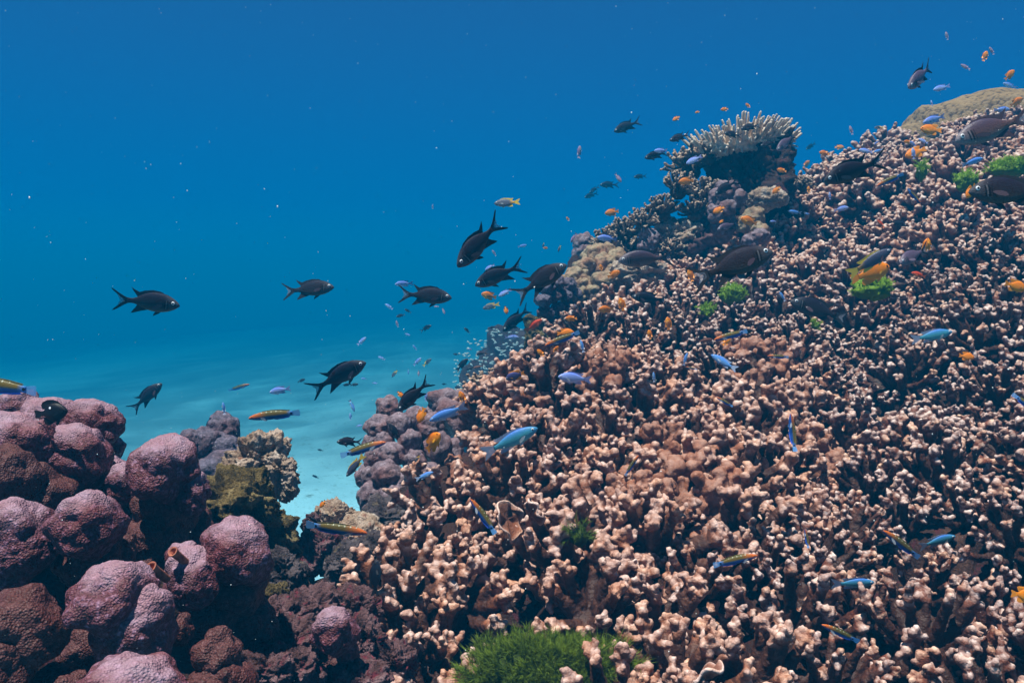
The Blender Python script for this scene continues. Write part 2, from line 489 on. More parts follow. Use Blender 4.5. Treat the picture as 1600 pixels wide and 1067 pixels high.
# ------------------------------------------------------------------ coral colonies over the slope
GROUND = []
def place(me, name, p, nrm, s, spin, up=.5, jit=.12):
    o = bpy.data.objects.new(name, me)
    z = unit(np.array(nrm) * (1 - up) + np.array((0, 0, up)) + rv(jit))
    x = unit(np.cross((math.cos(spin), math.sin(spin), 0), z)); y = np.cross(z, x)
    m = Matrix(((x[0], y[0], z[0], p[0]), (x[1], y[1], z[1], p[1]), (x[2], y[2], z[2], p[2]), (0, 0, 0, 1)))
    o.matrix_world = m @ Matrix.Diagonal((s[0], s[1], s[2], 1)) if not np.isscalar(s) else m @ Matrix.Scale(s, 4)
    COL.objects.link(o)
    return o
NOGO = [ # px, py, radius px
 (1175,275,95),(1130,330,60),(1190,350,40),(925,395,52),(890,440,40),(975,395,30),(1010,375,25),(1000,430,30),(870,480,38),(760,600,30),
 (1320,760,34),(1390,800,34),(1500,770,26),(1270,700,22),(1500,880,36),(1120,840,26),(1060,820,22),(1180,930,22),(905,840,18),(1500,430,26),(1540,470,20),(1460,250,24),(1520,300,26),(1240,520,16),(1420,560,14),(1310,640,14),(1145,458,24),(1362,455,36),(1575,262,36),(855,1035,95),(1110,390,50),(1065,370,35),(640,760,40)]
def kind_at(px, py):
    j = 40 * pn(np.array([[px / 90, py / 90, 3.3]]))[0]
    if px < 1010 + j and py > 560 + j * .5: return 'T'
    if px < 1290 + j and 590 + j < py < 880 + j: return 'T'
    if px > 1000 and py > 985 + j and px < 1230 + j: return 'T'
    if py > 470 + j - (px - 1200) * .18: return 'W'
    return 'S'
def colonies():
    pts = []
    tries = 0
    placed = []
    r2 = np.random.default_rng(3)
    for tries in range(30000):
        px, py = 560 + r2.random() * 1140, 150 + r2.random() * 1010
        h, nr, d = hit(px, py)
        if h is None or d > 3.7: continue
        if px < np.interp(py, [560,600,650,700,760,800,860,900,960,1067,1200], [900,870,800,800,715,705,665,640,622,655,670]) - 12 * (d > 1.2): continue
        if any((px - a) ** 2 + (py - b) ** 2 < c * c for a, b, c in NOGO): continue
        k = kind_at(px, py)
        if crev(np.array([h[0]]), np.array([h[1]]))[0] > {'T': .85, 'W': .74, 'S': .82}[k]: continue
        sp = {'T': .084, 'W': .084, 'S': .085}[k] * (1 + .10 * (d - 1.0))
        q = np.array(h)
        if any(((q - a) ** 2).sum() < (sp * .5 + b * .5) ** 2 for a, b in placed): continue
        placed.append((q, sp)); pts.append((px, py, d, k, q, np.array(nr)))
    pts.sort(key=lambda t: t[2])
    print('colonies', len(pts))
    return pts
CPTS = colonies()
for px, py, d, k, q, nr in CPTS:
    if nr[2] < 0: nr = -nr
    pr = {'T': P_TAN, 'W': P_WHITE, 'S': P_SLOPE}[k]
    lump = k == 'T' and rng.random() < .12
    if lump: pr = P_LUMP
    me = pr[rng.integers(len(pr))]
    s = (.78 + .42 * rng.random() ** 1.3) * (1 + .10 * (d - 1.0))
    if k == 'T' and 700 < px < 1270 and 600 < py < 900: s *= 1.10
    o = place(me, 'finger_coral', q - nr * .008, nr, s, rng.random() * 6.28, .35)
    lab = {'T': 'tan knobbly finger coral colony on the middle of the reef slope',
           'W': 'brown finger coral colony with white knob tips on the lower right slope',
           'S': 'pale stubby finger coral colony on the upper reef slope'}[k]
    if lump:
        o.name = 'lumpy_coral'; tag(o, 'tan lumpy coral head with blunt knobs between the finger corals', 'coral', 'tan lumpy coral heads on the reef slope'); continue
    tag(o, lab, 'coral', {'T': 'tan knobbly finger corals on the reef slope', 'W': 'white-tipped brown finger corals on the reef slope', 'S': 'pale stubby finger corals on the upper slope'}[k])
# ------------------------------------------------------------------ lobes, rocks and special corals
def lobe_mesh(nm, rx, ry, rz, mat, ridge=.0010, wl=.0036, lump=.15, lev=6, lumpwl=.9, seed=0, smooth=False):
    v, f = ico(lev)
    S = np.array([rx, ry, rz])
    # column shaped below, domed above
    p = v * S
    off = seed * 7.77
    r = (rx + ry) / 2
    big = fbm(v * lumpwl + off, 2) * lump * r * 1.6
    f1, _ = worley(p / (r * .55) + off)
    big = big + (0.5 - f1) * lump * r * 1.3
    N = unitrows(v / S)
    p = p + N * big[:, None]
    q = p / wl + off
    wv = np.stack([pn(q * .6 + 5), pn(q * .6 + 11), pn(q * .6 + 23)], 1)
    rd = 1 - np.abs(pn(q * 1.15 + wv * .7)) * 2.6
    rd = np.clip(rd, -.6, 1) if not smooth else pn(q * .4) * .5 + .5
    rd2 = .5 + .5 * pn(q * 1.3)
    rd = rd if smooth else .55 * rd + .45 * pn(q * .9 + 40) + .15
    if not smooth:
        w1, _ = worley(q * .62 + wv * .35)
        rd = .62 * (1.05 - w1 * 1.25) + .38 * rd
    h = .8 * rd + .2 * rd2
    p = p + N * (h * ridge + fbm(p / (wl * 3), 2) * ridge * 1.2)[:, None]
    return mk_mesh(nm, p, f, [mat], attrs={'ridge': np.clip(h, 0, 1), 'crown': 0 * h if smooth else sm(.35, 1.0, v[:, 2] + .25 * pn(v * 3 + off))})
def unitrows(a): return a / (np.linalg.norm(a, axis=1)[:, None] + 1e-12)

LB = M['lobe_brown']
def lobed(name, label, cat, lobes, mat, group=None, **kw):
    """lobes: (px, py, rx_px, ry_px, depth[, material])"""
    c = np.mean([at(l[0], l[1], l[4]) for l in lobes], axis=0)
    c[2] -= .05
    r = root(name, c, label, cat, group)
    for i, l in enumerate(lobes):
        px, py, rx, ry, d = l[:5]
        if len(l) > 5 and l[5] is LB and name != 'x': rx, ry, d = rx * .86, ry * .86, d + .045
        k = d / FPX
        p = at(px, py, d)
        tall = 1.0 if len(l) < 7 else l[6]
        lev = 7 if max(rx, ry) > 30 and d < 1.1 else (6 if max(rx, ry) > 16 else 5)
        me = lobe_mesh('lobe', rx * k, rx * k * .95, ry * k * tall, l[5] if len(l) > 5 and l[5] else mat, seed=i + px * .01, lev=lev, **kw)
        o = link('lobe', me, r)
        o.location = (p[0] - c[0], p[1] - c[1], p[2] - c[2] - ry * k * (tall - 1))
        o.rotation_euler = (random.uniform(-.12, .12), random.uniform(-.15, .15), random.uniform(0, 6))
    return r
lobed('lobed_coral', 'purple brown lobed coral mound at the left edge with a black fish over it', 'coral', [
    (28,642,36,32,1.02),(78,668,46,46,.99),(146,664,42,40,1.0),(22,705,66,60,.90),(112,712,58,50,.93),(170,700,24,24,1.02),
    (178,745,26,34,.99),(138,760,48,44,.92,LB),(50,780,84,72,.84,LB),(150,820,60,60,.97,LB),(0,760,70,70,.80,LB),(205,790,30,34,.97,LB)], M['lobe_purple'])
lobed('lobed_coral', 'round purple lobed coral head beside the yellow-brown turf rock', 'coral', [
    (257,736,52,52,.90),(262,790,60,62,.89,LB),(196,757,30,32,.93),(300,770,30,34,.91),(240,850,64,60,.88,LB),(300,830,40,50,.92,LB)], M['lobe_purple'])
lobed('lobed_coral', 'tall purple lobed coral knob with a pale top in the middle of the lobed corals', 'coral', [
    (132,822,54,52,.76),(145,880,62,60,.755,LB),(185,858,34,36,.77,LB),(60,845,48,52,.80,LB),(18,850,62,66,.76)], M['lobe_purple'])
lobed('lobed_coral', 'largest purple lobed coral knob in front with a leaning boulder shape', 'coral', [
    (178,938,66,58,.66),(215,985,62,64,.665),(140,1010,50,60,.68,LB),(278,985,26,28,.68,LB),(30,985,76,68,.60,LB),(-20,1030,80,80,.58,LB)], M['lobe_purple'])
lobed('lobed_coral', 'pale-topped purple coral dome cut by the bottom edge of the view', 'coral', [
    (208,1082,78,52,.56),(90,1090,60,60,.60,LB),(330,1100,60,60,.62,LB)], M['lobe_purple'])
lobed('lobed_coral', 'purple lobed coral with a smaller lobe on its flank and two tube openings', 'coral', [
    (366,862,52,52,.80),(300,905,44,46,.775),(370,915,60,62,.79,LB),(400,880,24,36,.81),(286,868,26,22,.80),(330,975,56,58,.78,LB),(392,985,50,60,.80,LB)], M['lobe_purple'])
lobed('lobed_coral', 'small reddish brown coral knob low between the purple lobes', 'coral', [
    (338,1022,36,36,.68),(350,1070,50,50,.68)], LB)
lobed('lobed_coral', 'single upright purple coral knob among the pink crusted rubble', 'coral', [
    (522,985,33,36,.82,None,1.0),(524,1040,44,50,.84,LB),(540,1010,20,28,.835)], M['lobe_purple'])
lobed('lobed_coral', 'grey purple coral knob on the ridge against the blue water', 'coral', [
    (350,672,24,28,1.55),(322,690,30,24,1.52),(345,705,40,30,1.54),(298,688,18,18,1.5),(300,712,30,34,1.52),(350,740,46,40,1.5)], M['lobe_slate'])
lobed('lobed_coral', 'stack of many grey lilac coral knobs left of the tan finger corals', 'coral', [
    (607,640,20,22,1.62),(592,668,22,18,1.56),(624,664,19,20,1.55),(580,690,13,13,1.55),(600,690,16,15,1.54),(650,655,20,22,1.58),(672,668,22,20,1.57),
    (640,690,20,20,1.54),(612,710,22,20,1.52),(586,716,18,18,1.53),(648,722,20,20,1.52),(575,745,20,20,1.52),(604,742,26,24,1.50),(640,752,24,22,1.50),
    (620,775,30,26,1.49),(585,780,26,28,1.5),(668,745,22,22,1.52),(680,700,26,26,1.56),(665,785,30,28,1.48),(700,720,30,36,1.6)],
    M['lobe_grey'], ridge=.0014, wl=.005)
lobed('lobed_coral', 'smooth grey lilac coral hump under the pale blue fish', 'coral', [
    (700,628,34,22,1.75),(675,655,20,20,1.74),(715,650,40,28,1.73)], M['lobe_grey'], ridge=.0012)
lobed('lobed_coral', 'small grey lilac coral bump below the pale branching bush', 'coral', [(754,628,26,15,1.86),(745,650,30,20,1.84)], M['lobe_grey'], ridge=.0012)
lobed('lobed_coral', 'cream brown smooth lobed coral topmost on the left edge of the slope', 'coral', [
    (930,402,22,20,2.62),(917,420,20,18,2.58),(945,418,20,22,2.58),(925,440,28,22,2.60),(947,392,14,12,2.64)], M['lobe_tan'], smooth=True, ridge=.0012, lump=.2)
lobed('lobed_coral', 'cream brown round coral boulder right of the lobed one', 'coral', [(963,405,19,18,2.62),(958,425,16,14,2.6)], M['lobe_tan'], smooth=True, ridge=.001)
lobed('lobed_coral', 'low cream brown lobed coral above the dark lilac knobs', 'coral', [
    (898,434,22,16,2.5),(884,445,17,14,2.48),(910,450,20,15,2.46),(925,452,17,13,2.46),(897,460,26,15,2.47)], M['lobe_tan'], smooth=True, ridge=.0012, lump=.2)
lobed('lobed_coral', 'cream brown coral lump behind the orange fish pair', 'coral', [(943,440,20,16,2.42),(937,458,20,18,2.42)], M['lobe_tan'], smooth=True, ridge=.001)
lobed('lobed_coral', 'smooth grey hump coral at the water side of the upper slope', 'coral', [(912,380,15,15,2.9),(912,394,17,14,2.9)], M['lobe_grey'], smooth=True, ridge=.001)
lobed('lobed_coral', 'pale lilac coral stub with a hollow top on the upper slope', 'coral', [(1012,366,15,13,2.62),(1012,388,17,20,2.62),(1022,372,10,12,2.6)], M['lobe_grey'], smooth=True, ridge=.001)
lobed('lobed_coral', 'cluster of dark lilac knobs facing the open water', 'coral', [
    (870+dx, 470+dy, 13, 11, 2.38+.002*dx) for dx, dy in [(-16,-20),(0,-28),(18,-24),(-22,0),(-6,-6),(12,-8),(28,-10),(-18,18),(0,12),(18,10),(34,8),(-10,34),(8,30),(26,28),(42,24),(-2,48),(16,46),(34,44),(8,62),(26,60)]], M['lobe_slate'], ridge=.0012)
lobed('lobed_coral', 'white dimpled coral boulder in the shade of the table coral', 'coral', [
    (1136,298,20,16,2.45),(1122,310,15,17,2.45),(1150,310,16,14,2.44),(1135,325,16,12,2.43),(1120,335,14,18,2.44),(1130,352,20,26,2.46)], M['lobe_grey'], ridge=.0022, wl=.010)
lobed('lobed_coral', 'smooth brown domed coral below the shaded rock', 'coral', [(1178,342,18,18,2.42),(1186,360,16,14,2.4),(1165,352,14,14,2.42)], M['lobe_tan'], smooth=True, ridge=.001)
lobed('lobed_coral', 'small pinkish coral lump behind the orange fish in the shade', 'coral', [(1185,370,17,12,2.36),(1172,378,14,10,2.36)], M['lobe_grey'], smooth=True, ridge=.001)

def rock(name, label, cat, px, py, rx, ry, d, mat, seed=0, lev=6, rough=.30, depthk=.9, pit=.10, tall=1.0):
    k = d / FPX
    v, f = ico(lev)
    S = np.array([rx * k, rx * k * depthk, ry * k])
    off = seed * 5.1 + 2
    N = unitrows(v / S)
    r = min(rx, ry) * k
    n = fbm(v * 1.15 + off, 6, .56) * rough * r * 1.5
    f1, f2 = worley(v * 3.2 + off + .4 * np.stack([pn(v * 4 + off), pn(v * 4 + off + 9), pn(v * 4 + off + 18)], 1))
    n = n + (f1 - .5) * pit * r * -1.6
    ff1, _ = worley(v * 11 + off)
    n = n + (.5 - ff1) * r * .07 + fbm(v * 18 + off, 3, .6) * r * .035
    p = v * S + N * n[:, None]
    o = link(name, mk_mesh(name, p, f, [mat]))
    o.location = at(px, py, d)
    tag(o, label, cat)
    return o
rock('rock', 'yellow-olive turf covered rock between purple lobes and blue sand', 'rock', 368, 785, 62, 52, 1.08, M['rock_olive'], 1)
rock('rock', 'pale tan pitted rock knob standing highest over the sand channel', 'rock', 408, 722, 48, 46, 1.22, M['rock_tan'], 2, rough=.38)
rock('rock', 'dark brown side of the pitted rock overhanging the sand channel', 'rock', 440, 742, 27, 36, 1.20, M['rock_tan'], 3, rough=.38)
rock('rock', 'dark wall of rock below the yellow-olive turf rock', 'rock', 412, 850, 42, 70, 1.12, M['rock_olive'], 4, rough=.42)
rock('rock', 'grey ledge of rock running down beside the pink rubble', 'rock', 448, 915, 34, 52, 1.05, M['rock_grey'], 5, rough=.42)
rock('rock', 'small yellow-olive turf rock at the foot of the dark wall', 'rock', 430, 935, 27, 26, .97, M['rock_olive'], 6)
rock('rock', 'angular tan rock peak above the sand channel end', 'rock', 525, 812, 27, 24, 1.32, M['rock_tan'], 7, rough=.40)
rock('rock', 'tan rock slab under the long orange-headed wrasse', 'rock', 556, 832, 44, 22, 1.30, M['rock_tan'], 8, rough=.38)
rock('rock', 'dark rock lump behind the tail of the long wrasse', 'rock', 490, 825, 17, 24, 1.30, M['rock_pink'], 9)
rock('rock', 'pink crusted rock below the long wrasse', 'rock', 508, 858, 34, 32, 1.26, M['rock_pink'], 10, rough=.35)
rock('rock', 'purple ledge of rock with a smooth shell-like rim', 'rock', 545, 882, 40, 32, 1.22, M['rock_grey'], 11, rough=.25)
rock('rock', 'lilac crusted rock beside the purple ledge', 'rock', 592, 862, 32, 26, 1.24, M['lobe_slate'] if False else M['rock_grey'], 12)
rock('rock', 'pale green and lilac crusted rock under the grey knob stack', 'rock', 600, 812, 40, 26, 1.42, M['rock_grey'], 13, rough=.35)
rock('rock', 'dark slope of rubble rock beside the sand channel mouth', 'rock', 470, 880, 26, 40, 1.22, M['rock_pink'], 14)
for i, (x, y, rx, ry, d, lab) in enumerate([
    (480, 955, 44, 34, .96, 'pink crusted rubble lump above the single purple knob'),
    (450, 1000, 40, 34, .86, 'pink crusted rubble lump left of the single purple knob'),
    (415, 1045, 44, 34, .80, 'pink crusted rubble lump at the bottom beside the purple lobes'),
    (475, 1040, 34, 30, .82, 'pink crusted rubble lump at the bottom below the single purple knob'),
    (570, 1000, 30, 36, .90, 'red and pink crusted rubble lump right of the single purple knob'),
    (560, 1055, 52, 26, .84, 'flat pink rubble slab cut by the bottom edge'),
    (560, 950, 40, 30, 1.0, 'dark rubble rock in the shaded hollow'),
    (615, 1040, 34, 34, .90, 'dark red crusted rubble under the tan finger corals'),
    (432, 965, 30, 26, .92, 'lumpy brown rubble beside the small turf rock')]):
    rock('rubble_rock', lab, 'rubble', x, y, rx, ry, d, M['rock_pink'], 20 + i, rough=.4, lev=6)

# the outcrop with its table coral; darker stone paints shade on its main rocks
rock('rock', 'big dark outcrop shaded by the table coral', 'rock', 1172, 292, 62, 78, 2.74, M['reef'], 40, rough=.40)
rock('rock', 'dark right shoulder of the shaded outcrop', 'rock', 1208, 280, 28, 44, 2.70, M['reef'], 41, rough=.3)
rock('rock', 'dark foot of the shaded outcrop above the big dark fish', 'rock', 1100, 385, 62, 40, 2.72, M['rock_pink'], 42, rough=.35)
rock('rock', 'pale crusted ledge right below the shaded outcrop', 'rock', 1200, 312, 32, 16, 2.55, M['rock_tan'], 43)
rock('rock', 'pale crusted rock ridge left below the shaded outcrop', 'rock', 1062, 365, 34, 22, 2.66, M['rock_tan'], 44, rough=.4)
rock('rock', 'tan pitted rock under the reddish brown striped-cheek fish', 'rock', 1000, 428, 46, 24, 2.45, M['rock_tan'], 45, rough=.4)
rock('rock', 'pale green crusted rock left of the upper finger corals', 'rock', 945, 482, 30, 18, 2.34, M['rock_grey'], 46, rough=.4)
rock('rock', 'yellow-green crusted rock wall at the water edge of the slope', 'rock', 843, 540, 24, 44, 2.36, M['rock_olive'], 47, rough=.4)

def branch_bush(name, label, px, py, rpx, d, n=1, mat=None, s=1.0, proto=None, squash=1.0, up=.6):
    pr = (proto or P_GREY)[n % 3]
    h, nr, dd = None, (0, -.3, .95), d
    o = place(pr, name, at(px, py, d), nr, (rpx * d / FPX / .145 * s, rpx * d / FPX / .145 * s, rpx * d / FPX / .145 * s * squash), n * 1.3, up)
    tag(o, label, 'coral')
    return o
branch_bush('branch_coral', 'pale branching bush coral at the drop-off beside the bicoloured fish', 762, 612, 62, 1.98, 0, squash=.8)
for i, (x, y, r_, lab) in enumerate([
    (1078, 265, 44, 'uppermost grey branching coral on the left shoulder of the outcrop'),
    (1060, 298, 34, 'grey branching coral overhanging the water left of the outcrop'),
    (1100, 310, 36, 'tan branching coral behind the bright orange fish on the outcrop'),
    (1085, 335, 30, 'short tan branching coral low on the outcrop'),
    (1108, 245, 30, 'grey branching coral tucked under the left rim of the table coral'),
    (1035, 335, 34, 'dark branching coral on the crest just left of the outcrop'),
    (1005, 352, 30, 'pale branching coral on the crest beside the lilac stub'),
    (975, 368, 32, 'pale branching coral on the crest behind the lavender fish'),
    (945, 380, 26, 'pale branching coral lowest on the crest'),
    (985, 395, 28, 'brownish branching coral below the crest'),
    (1050, 395, 26, 'small grey branching coral right of the reddish brown fish'),
    (1025, 455, 24, 'small grey branching coral between tan rock and finger corals'),
    (1255, 292, 20, 'small pale branching coral on the saddle right of the outcrop')]):
    branch_bush('branch_coral', lab, x, y, r_ * 1.35, 2.62 + .004 * (r_ - 30) + (.1 if y < 280 else 0) + (.12 if x < 1000 else 0), i)

def table_coral():
    c = at(1157, 238, 2.74); k = 2.66 / FPX
    r = root('table_coral', c, 'cream table coral with spiky upright branches crowning the dark outcrop', 'coral')
    mb = MB()
    chain(mb, [np.array([0, 0.05, -.12]), np.array([0, 0.03, -.03])], [.03, .05], 3)
    V, F = mb.get(); V, F = remesh(V, F, .006)
    link('stalk', mk_mesh('stalk', V, F, [M['reef']], attrs={'tip': np.zeros(len(V))}), r)
    mb = MB(); tips = []
    rr = np.random.default_rng(5)
    for i in range(240):
        t = math.sqrt((i + .5) / 240); ph = i * 2.39996
        lop = 1 + .16 * math.sin(ph * 3 + 1) + .1 * math.sin(ph * 5)
        bx, by = .125 * lop * t * math.cos(ph), .095 * t * math.sin(ph)
        p0 = np.array([bx * .9, by * .9, .008 * (1 - t) + .02 * math.sin(bx * 20)])
        lean = 1.5 * t ** 1.3
        d = unit(np.array([math.cos(ph) * lean, math.sin(ph) * lean, .75]) + rr.normal(size=3) * .13)
        L = (.082 + .05 * rr.random()) * (1.0 - .12 * t)
        p1 = p0 + d * L * .5; p2 = p1 + unit(d + (0, 0, .35)) * L * .5
        chain(mb, [p0, p1, p2], [.0062, .0056, .0044], 1); tips.append(p2)
        for j in range(4):
            s = .3 + .7 * rr.random(); q = p0 * (1 - s) + p1 * s
            e = unit(d + rr.normal(size=3) * .6); l = .018 + .016 * rr.random()
            chain(mb, [q, q + e * l], [.005, .0036], 1); tips.append(q + e * l)
    a = np.linspace(0, 6.283, 40)[:-1]
    for s in (.03, .06, .09):
        for t in a: mb.add(ico(1)[0] * .011 + (s * 1.1 * math.cos(t), s * math.sin(t), -.002), ico(1)[1])
    V, F = mb.get(); V, F = remesh(V, F, .0024)
    N = quad_normals(V, F)
    tips = np.array(tips); dm = np.full(len(V), 9.0)
    for q in tips: dm = np.minimum(dm, np.sqrt(((V - q) ** 2).sum(1)))
    tip = np.clip(1 - dm / .055, 0, 1)
    V = V + N * (.0006 * fbm(V / .004, 2))[:, None]
    link('branches', mk_mesh('branches', V, F, [M['coral_table']], attrs={'tip': tip ** .7}), r)
table_coral()

def boulder_dome():
    d = 3.7; k = d / FPX
    v, f = ico(7)
    S = np.array([175 * k, 150 * k, 78 * k])
    p = v * S
    N = unitrows(v / S)
    n = .05 * fbm(v * 1.6 + 4, 3)
    f1, f2 = worley(p / .024)
    ed = sm(.02, .16, f2 - f1)
    cr = sm(.15, .5, pn(p / .12) * .5 + .5)
    n = n - .004 * (1 - ed) * cr
    p = p + N * n[:, None]
    nn = NT('tan_boulder_coral')
    g = nn.attr('ridge')
    c = nn.ramp(g, [(0.0, (0.07, 0.035, 0.014)), (0.6, (0.24, 0.14, 0.062)), (1, (0.30, 0.185, 0.09))])
    c = nn.mix(nn.mrange(nn.noise(9, 4), .4, .65, 0, .6), c, nn.mix(1.0, c, (.75, .72, .6), 'MULTIPLY'))
    m = nn.done(c, .8, nn.bump(nn.noise(120, 4), .006, .8), .2)
    o = link('boulder_coral', mk_mesh('boulder_coral', p, f, [m], attrs={'ridge': 1 - (1 - ed) * cr}))
    o.location = at(1574, 230, d)
    tag(o, 'smooth tan dome of boulder coral behind the top of the slope', 'coral')
boulder_dome()

M['far_reef'] = rock_mat('dusky_sea_grass_rock', [(.14,.18,.20),(.20,.24,.27),(.28,.33,.37),(.34,.40,.44),(.18,.22,.24)], 2.0)
# far outcrop with a glassfish school, and dim patch reefs
def far_reefs():
    for i, (px, py, rx, ry, d, lab) in enumerate([
        (872, 738, 165, 215, 5.6, 'hazy blue outcrop wrapped in tiny glassfish beyond the drop-off')]):
        if d == 0:
            for d in np.arange(4, 38, .1):
                q = at(px, py + ry * .6, d)
                if q[2] < sand_z(q[0], q[1]): break
        o = rock('patch_reef', lab, 'reef', px, py, rx, ry, d, M['reef'] if i == 0 else M['far_reef'], 60 + i, rough=.22 if i == 0 else .5, lev=6)
far_reefs()
def school():
    v, f = ico(1)
    mb = MB(); rr = np.random.default_rng(11)
    for i in range(520):
        t = rr.random() * 6.283; u = rr.random() ** .6
        px, py = 800 + 95 * u * math.cos(t) , 585 + 75 * u * math.sin(t)
        if py > 690: continue
        c = at(px, py, 4.9 - .3 * rr.random() )
        a = rr.normal() * .4; L = .009 + .005 * rr.random()
        s = np.array([L, .0022, .0042]); q = v * s
        q[:, 2] += np.where(q[:, 0] < -L * .6, np.sign(q[:, 2]) * .002, 0)
        q = np.stack([q[:, 0] * math.cos(a) - q[:, 2] * math.sin(a), q[:, 1], q[:, 0] * math.sin(a) + q[:, 2] * math.cos(a)], 1)
        mb.add(q + c, f)
    V, F = mb.get()
    n = NT('pale_glassfish')
    o = link('glassfish_school', mk_mesh('glassfish_school', V, F, [n.done((.45, .50, .50), .4, spec=.4)]))
    o['kind'] = 'stuff'
school()

# plates: thin rimmed coral shelves
def plate(label, px, py, rpx, d, tiltx=.5, seed=0):
    k = d / FPX; rad = rpx * k
    nr, na = 14, 64
    V = []; T = []
    for top in (1, 0):
        for i in range(nr + 1):
            for j in range(na):
                a = 6.28318 * j / na; r = i / nr
                rr_ = rad * r * (1 + .10 * math.sin(3 * a + seed) + .05 * math.sin(7 * a + seed * 2))
                z = rad * .20 * r ** 2 + .004 * math.sin(5 * a + seed) * r + (.0018 if top else -.0018 * (1 - r * .3)) 
                V.append((rr_ * math.cos(a), rr_ * math.sin(a), z)); T.append(r ** 5)
    F = []
    o2 = (nr + 1) * na
    for i in range(nr):
        for j in range(na):
            a, b = i * na + j, i * na + (j + 1) % na
            F.append((a, b, b + na, a + na)); F.append((o2 + a, o2 + a + na, o2 + b + na, o2 + b))
    for j in range(na):
        a, b = nr * na + j, nr * na + (j + 1) % na
        F.append((a, b, o2 + b, o2 + a))
    V = np.array(V); T = np.array(T)
    V[:, 2] += .0012 * fbm(V / .012 + seed, 3)
    me = mk_mesh('coral_plate', V, np.array(F), [M['coral_tan']], attrs={'tip': .22 + .75 * T})
    o = link('coral_plate', me); o.location = at(px, py, d); o.rotation_euler = (tiltx, .15 * math.sin(seed * 3), seed)
    tag(o, label, 'coral')
plate('thin tan coral plate with a pale rim hanging beside the green wrasse', 792, 812, 30, 1.13, 1.15, 1)
plate('smaller thin tan coral plate right of the green wrasse plate', 832, 800, 21, 1.14, 1.1, 2)
plate('tan coral plate in a dark gap below the middle of the slope', 985, 893, 19, 1.05, 1.2, 3)
plate('tan coral plate cut by the bottom edge right of the algae', 1100, 1058, 36, .84, .55, 4)

# green hair algae
def algae(label, px, py, rx, ry, d, n, L, seed, dense=1.0):
    am = M['algae'] if py < 600 else M['algae_shaded']
    rr = np.random.default_rng(seed)
    k = d / FPX
    v, f = ico(4)
    S = np.array([rx * k, rx * k * .8, ry * k]) * .8
    lumpf = lambda u: (1 + .30 * fbm(np.atleast_2d(u) * 1.9 + seed, 3))[:, None]
    pp = v * S * lumpf(v)
    mb = MB(); mb.add(pp, f, .15)
    Vs, Fs, As = [], [], []
    base = len(pp)
    np_ = max(6, n // 34)
    U = rr.normal(size=(np_, 3)); U /= np.linalg.norm(U, axis=1)[:, None]
    bad = (U[:, 2] < -.35) | (U[:, 1] > .6); U[bad, 1] = -abs(U[bad, 1]); U[bad, 2] = abs(U[bad, 2])
    P0 = U * S * .95 * lumpf(U)
    i = 0
    for u, p in zip(U, P0):
        stem = unit(u * .8 + rr.normal(size=3) * .35 + (0, 0, .35)); SL = L * (.5 + 1.3 * rr.random())
        for j in range(34):
            t = rr.random()
            dr = unit(stem + rr.normal(size=3) * .42)
            q0 = p + stem * SL * t * .8
            side = unit(np.cross(dr, rr.normal(size=3)))
            l = L * (.45 + .5 * rr.random()); wd = L * .009 + .00022
            bend = rr.normal(size=3) * .5
            pts = [q0]
            for s in range(3):
                dr = unit(dr + bend * .4 + stem * .15); pts.append(pts[-1] + dr * l / 3)
            for s in range(4):
                w_ = wd * (1 - s / 3.3)
                Vs += [pts[s] - side * w_, pts[s] + side * w_]; As += [.15 + .35 * t + .5 * s / 3] * 2
            b = base + i * 8
            for s in range(3):
                q = b + s * 2
                Fs += [(q, q + 1, q + 3), (q, q + 3, q + 2)]
            i += 1
    V = np.concatenate([pp, np.array(Vs)]); F = np.concatenate([f, np.array(Fs)])
    A = np.concatenate([np.full(len(pp), .1), np.array(As)])
    o = link('green_algae', mk_mesh('green_algae', V, F, [am], attrs={'tip': A}))
    o.location = at(px, py, d)
    tag(o, label, 'algae')
for key, nmx, q in (('algae', 'green_hair_algae', 1.9), ('algae_shaded', 'shaded_green_hair_algae', .6)):  # second copy of the same algae, the corals' shade painted into its colour
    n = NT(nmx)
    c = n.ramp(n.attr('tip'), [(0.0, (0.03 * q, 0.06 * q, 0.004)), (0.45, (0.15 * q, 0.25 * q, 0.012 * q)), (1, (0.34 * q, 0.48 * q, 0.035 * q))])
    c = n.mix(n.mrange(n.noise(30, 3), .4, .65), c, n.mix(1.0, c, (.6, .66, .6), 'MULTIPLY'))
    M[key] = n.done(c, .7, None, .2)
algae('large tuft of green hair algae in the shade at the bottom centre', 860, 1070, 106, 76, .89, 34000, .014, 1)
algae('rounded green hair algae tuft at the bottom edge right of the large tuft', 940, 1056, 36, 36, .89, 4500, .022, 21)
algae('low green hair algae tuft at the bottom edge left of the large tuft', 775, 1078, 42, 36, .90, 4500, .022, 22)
algae('shade-toned green hair algae strands left of the large tuft', 770, 1040, 22, 30, .95, 2500, .018, 2)
algae('small shade-toned green algae wisp in a gap above the large tuft', 905, 838, 16, 20, 1.08, 900, .012, 3)
algae('bright green mossy algae patch below the tail of the big dark fish', 1145, 460, 24, 18, 2.08, 4000, .007, 4)
algae('little green algae patch down left of the mossy one', 1106, 487, 13, 9, 2.02, 900, .012, 5)
algae('bright green mossy algae cushion under the grey and orange fish pair', 1363, 452, 36, 20, 1.72, 6000, .007, 6)
algae('green algae cushion at the right edge above the big scaled fish', 1578, 264, 34, 17, 1.95, 6000, .009, 7)
algae('slim green algae streak between the upper finger corals', 1440, 268, 9, 18, 2.25, 900, .012, 8)
algae('dim green algae in the dark gap below the small blue fish', 1510, 285, 20, 18, 2.1, 1500, .012, 9)
algae('tiny green algae spot under the dark striped-cheek fish of the mid slope', 1275, 509, 8, 7, 1.8, 400, .01, 10)

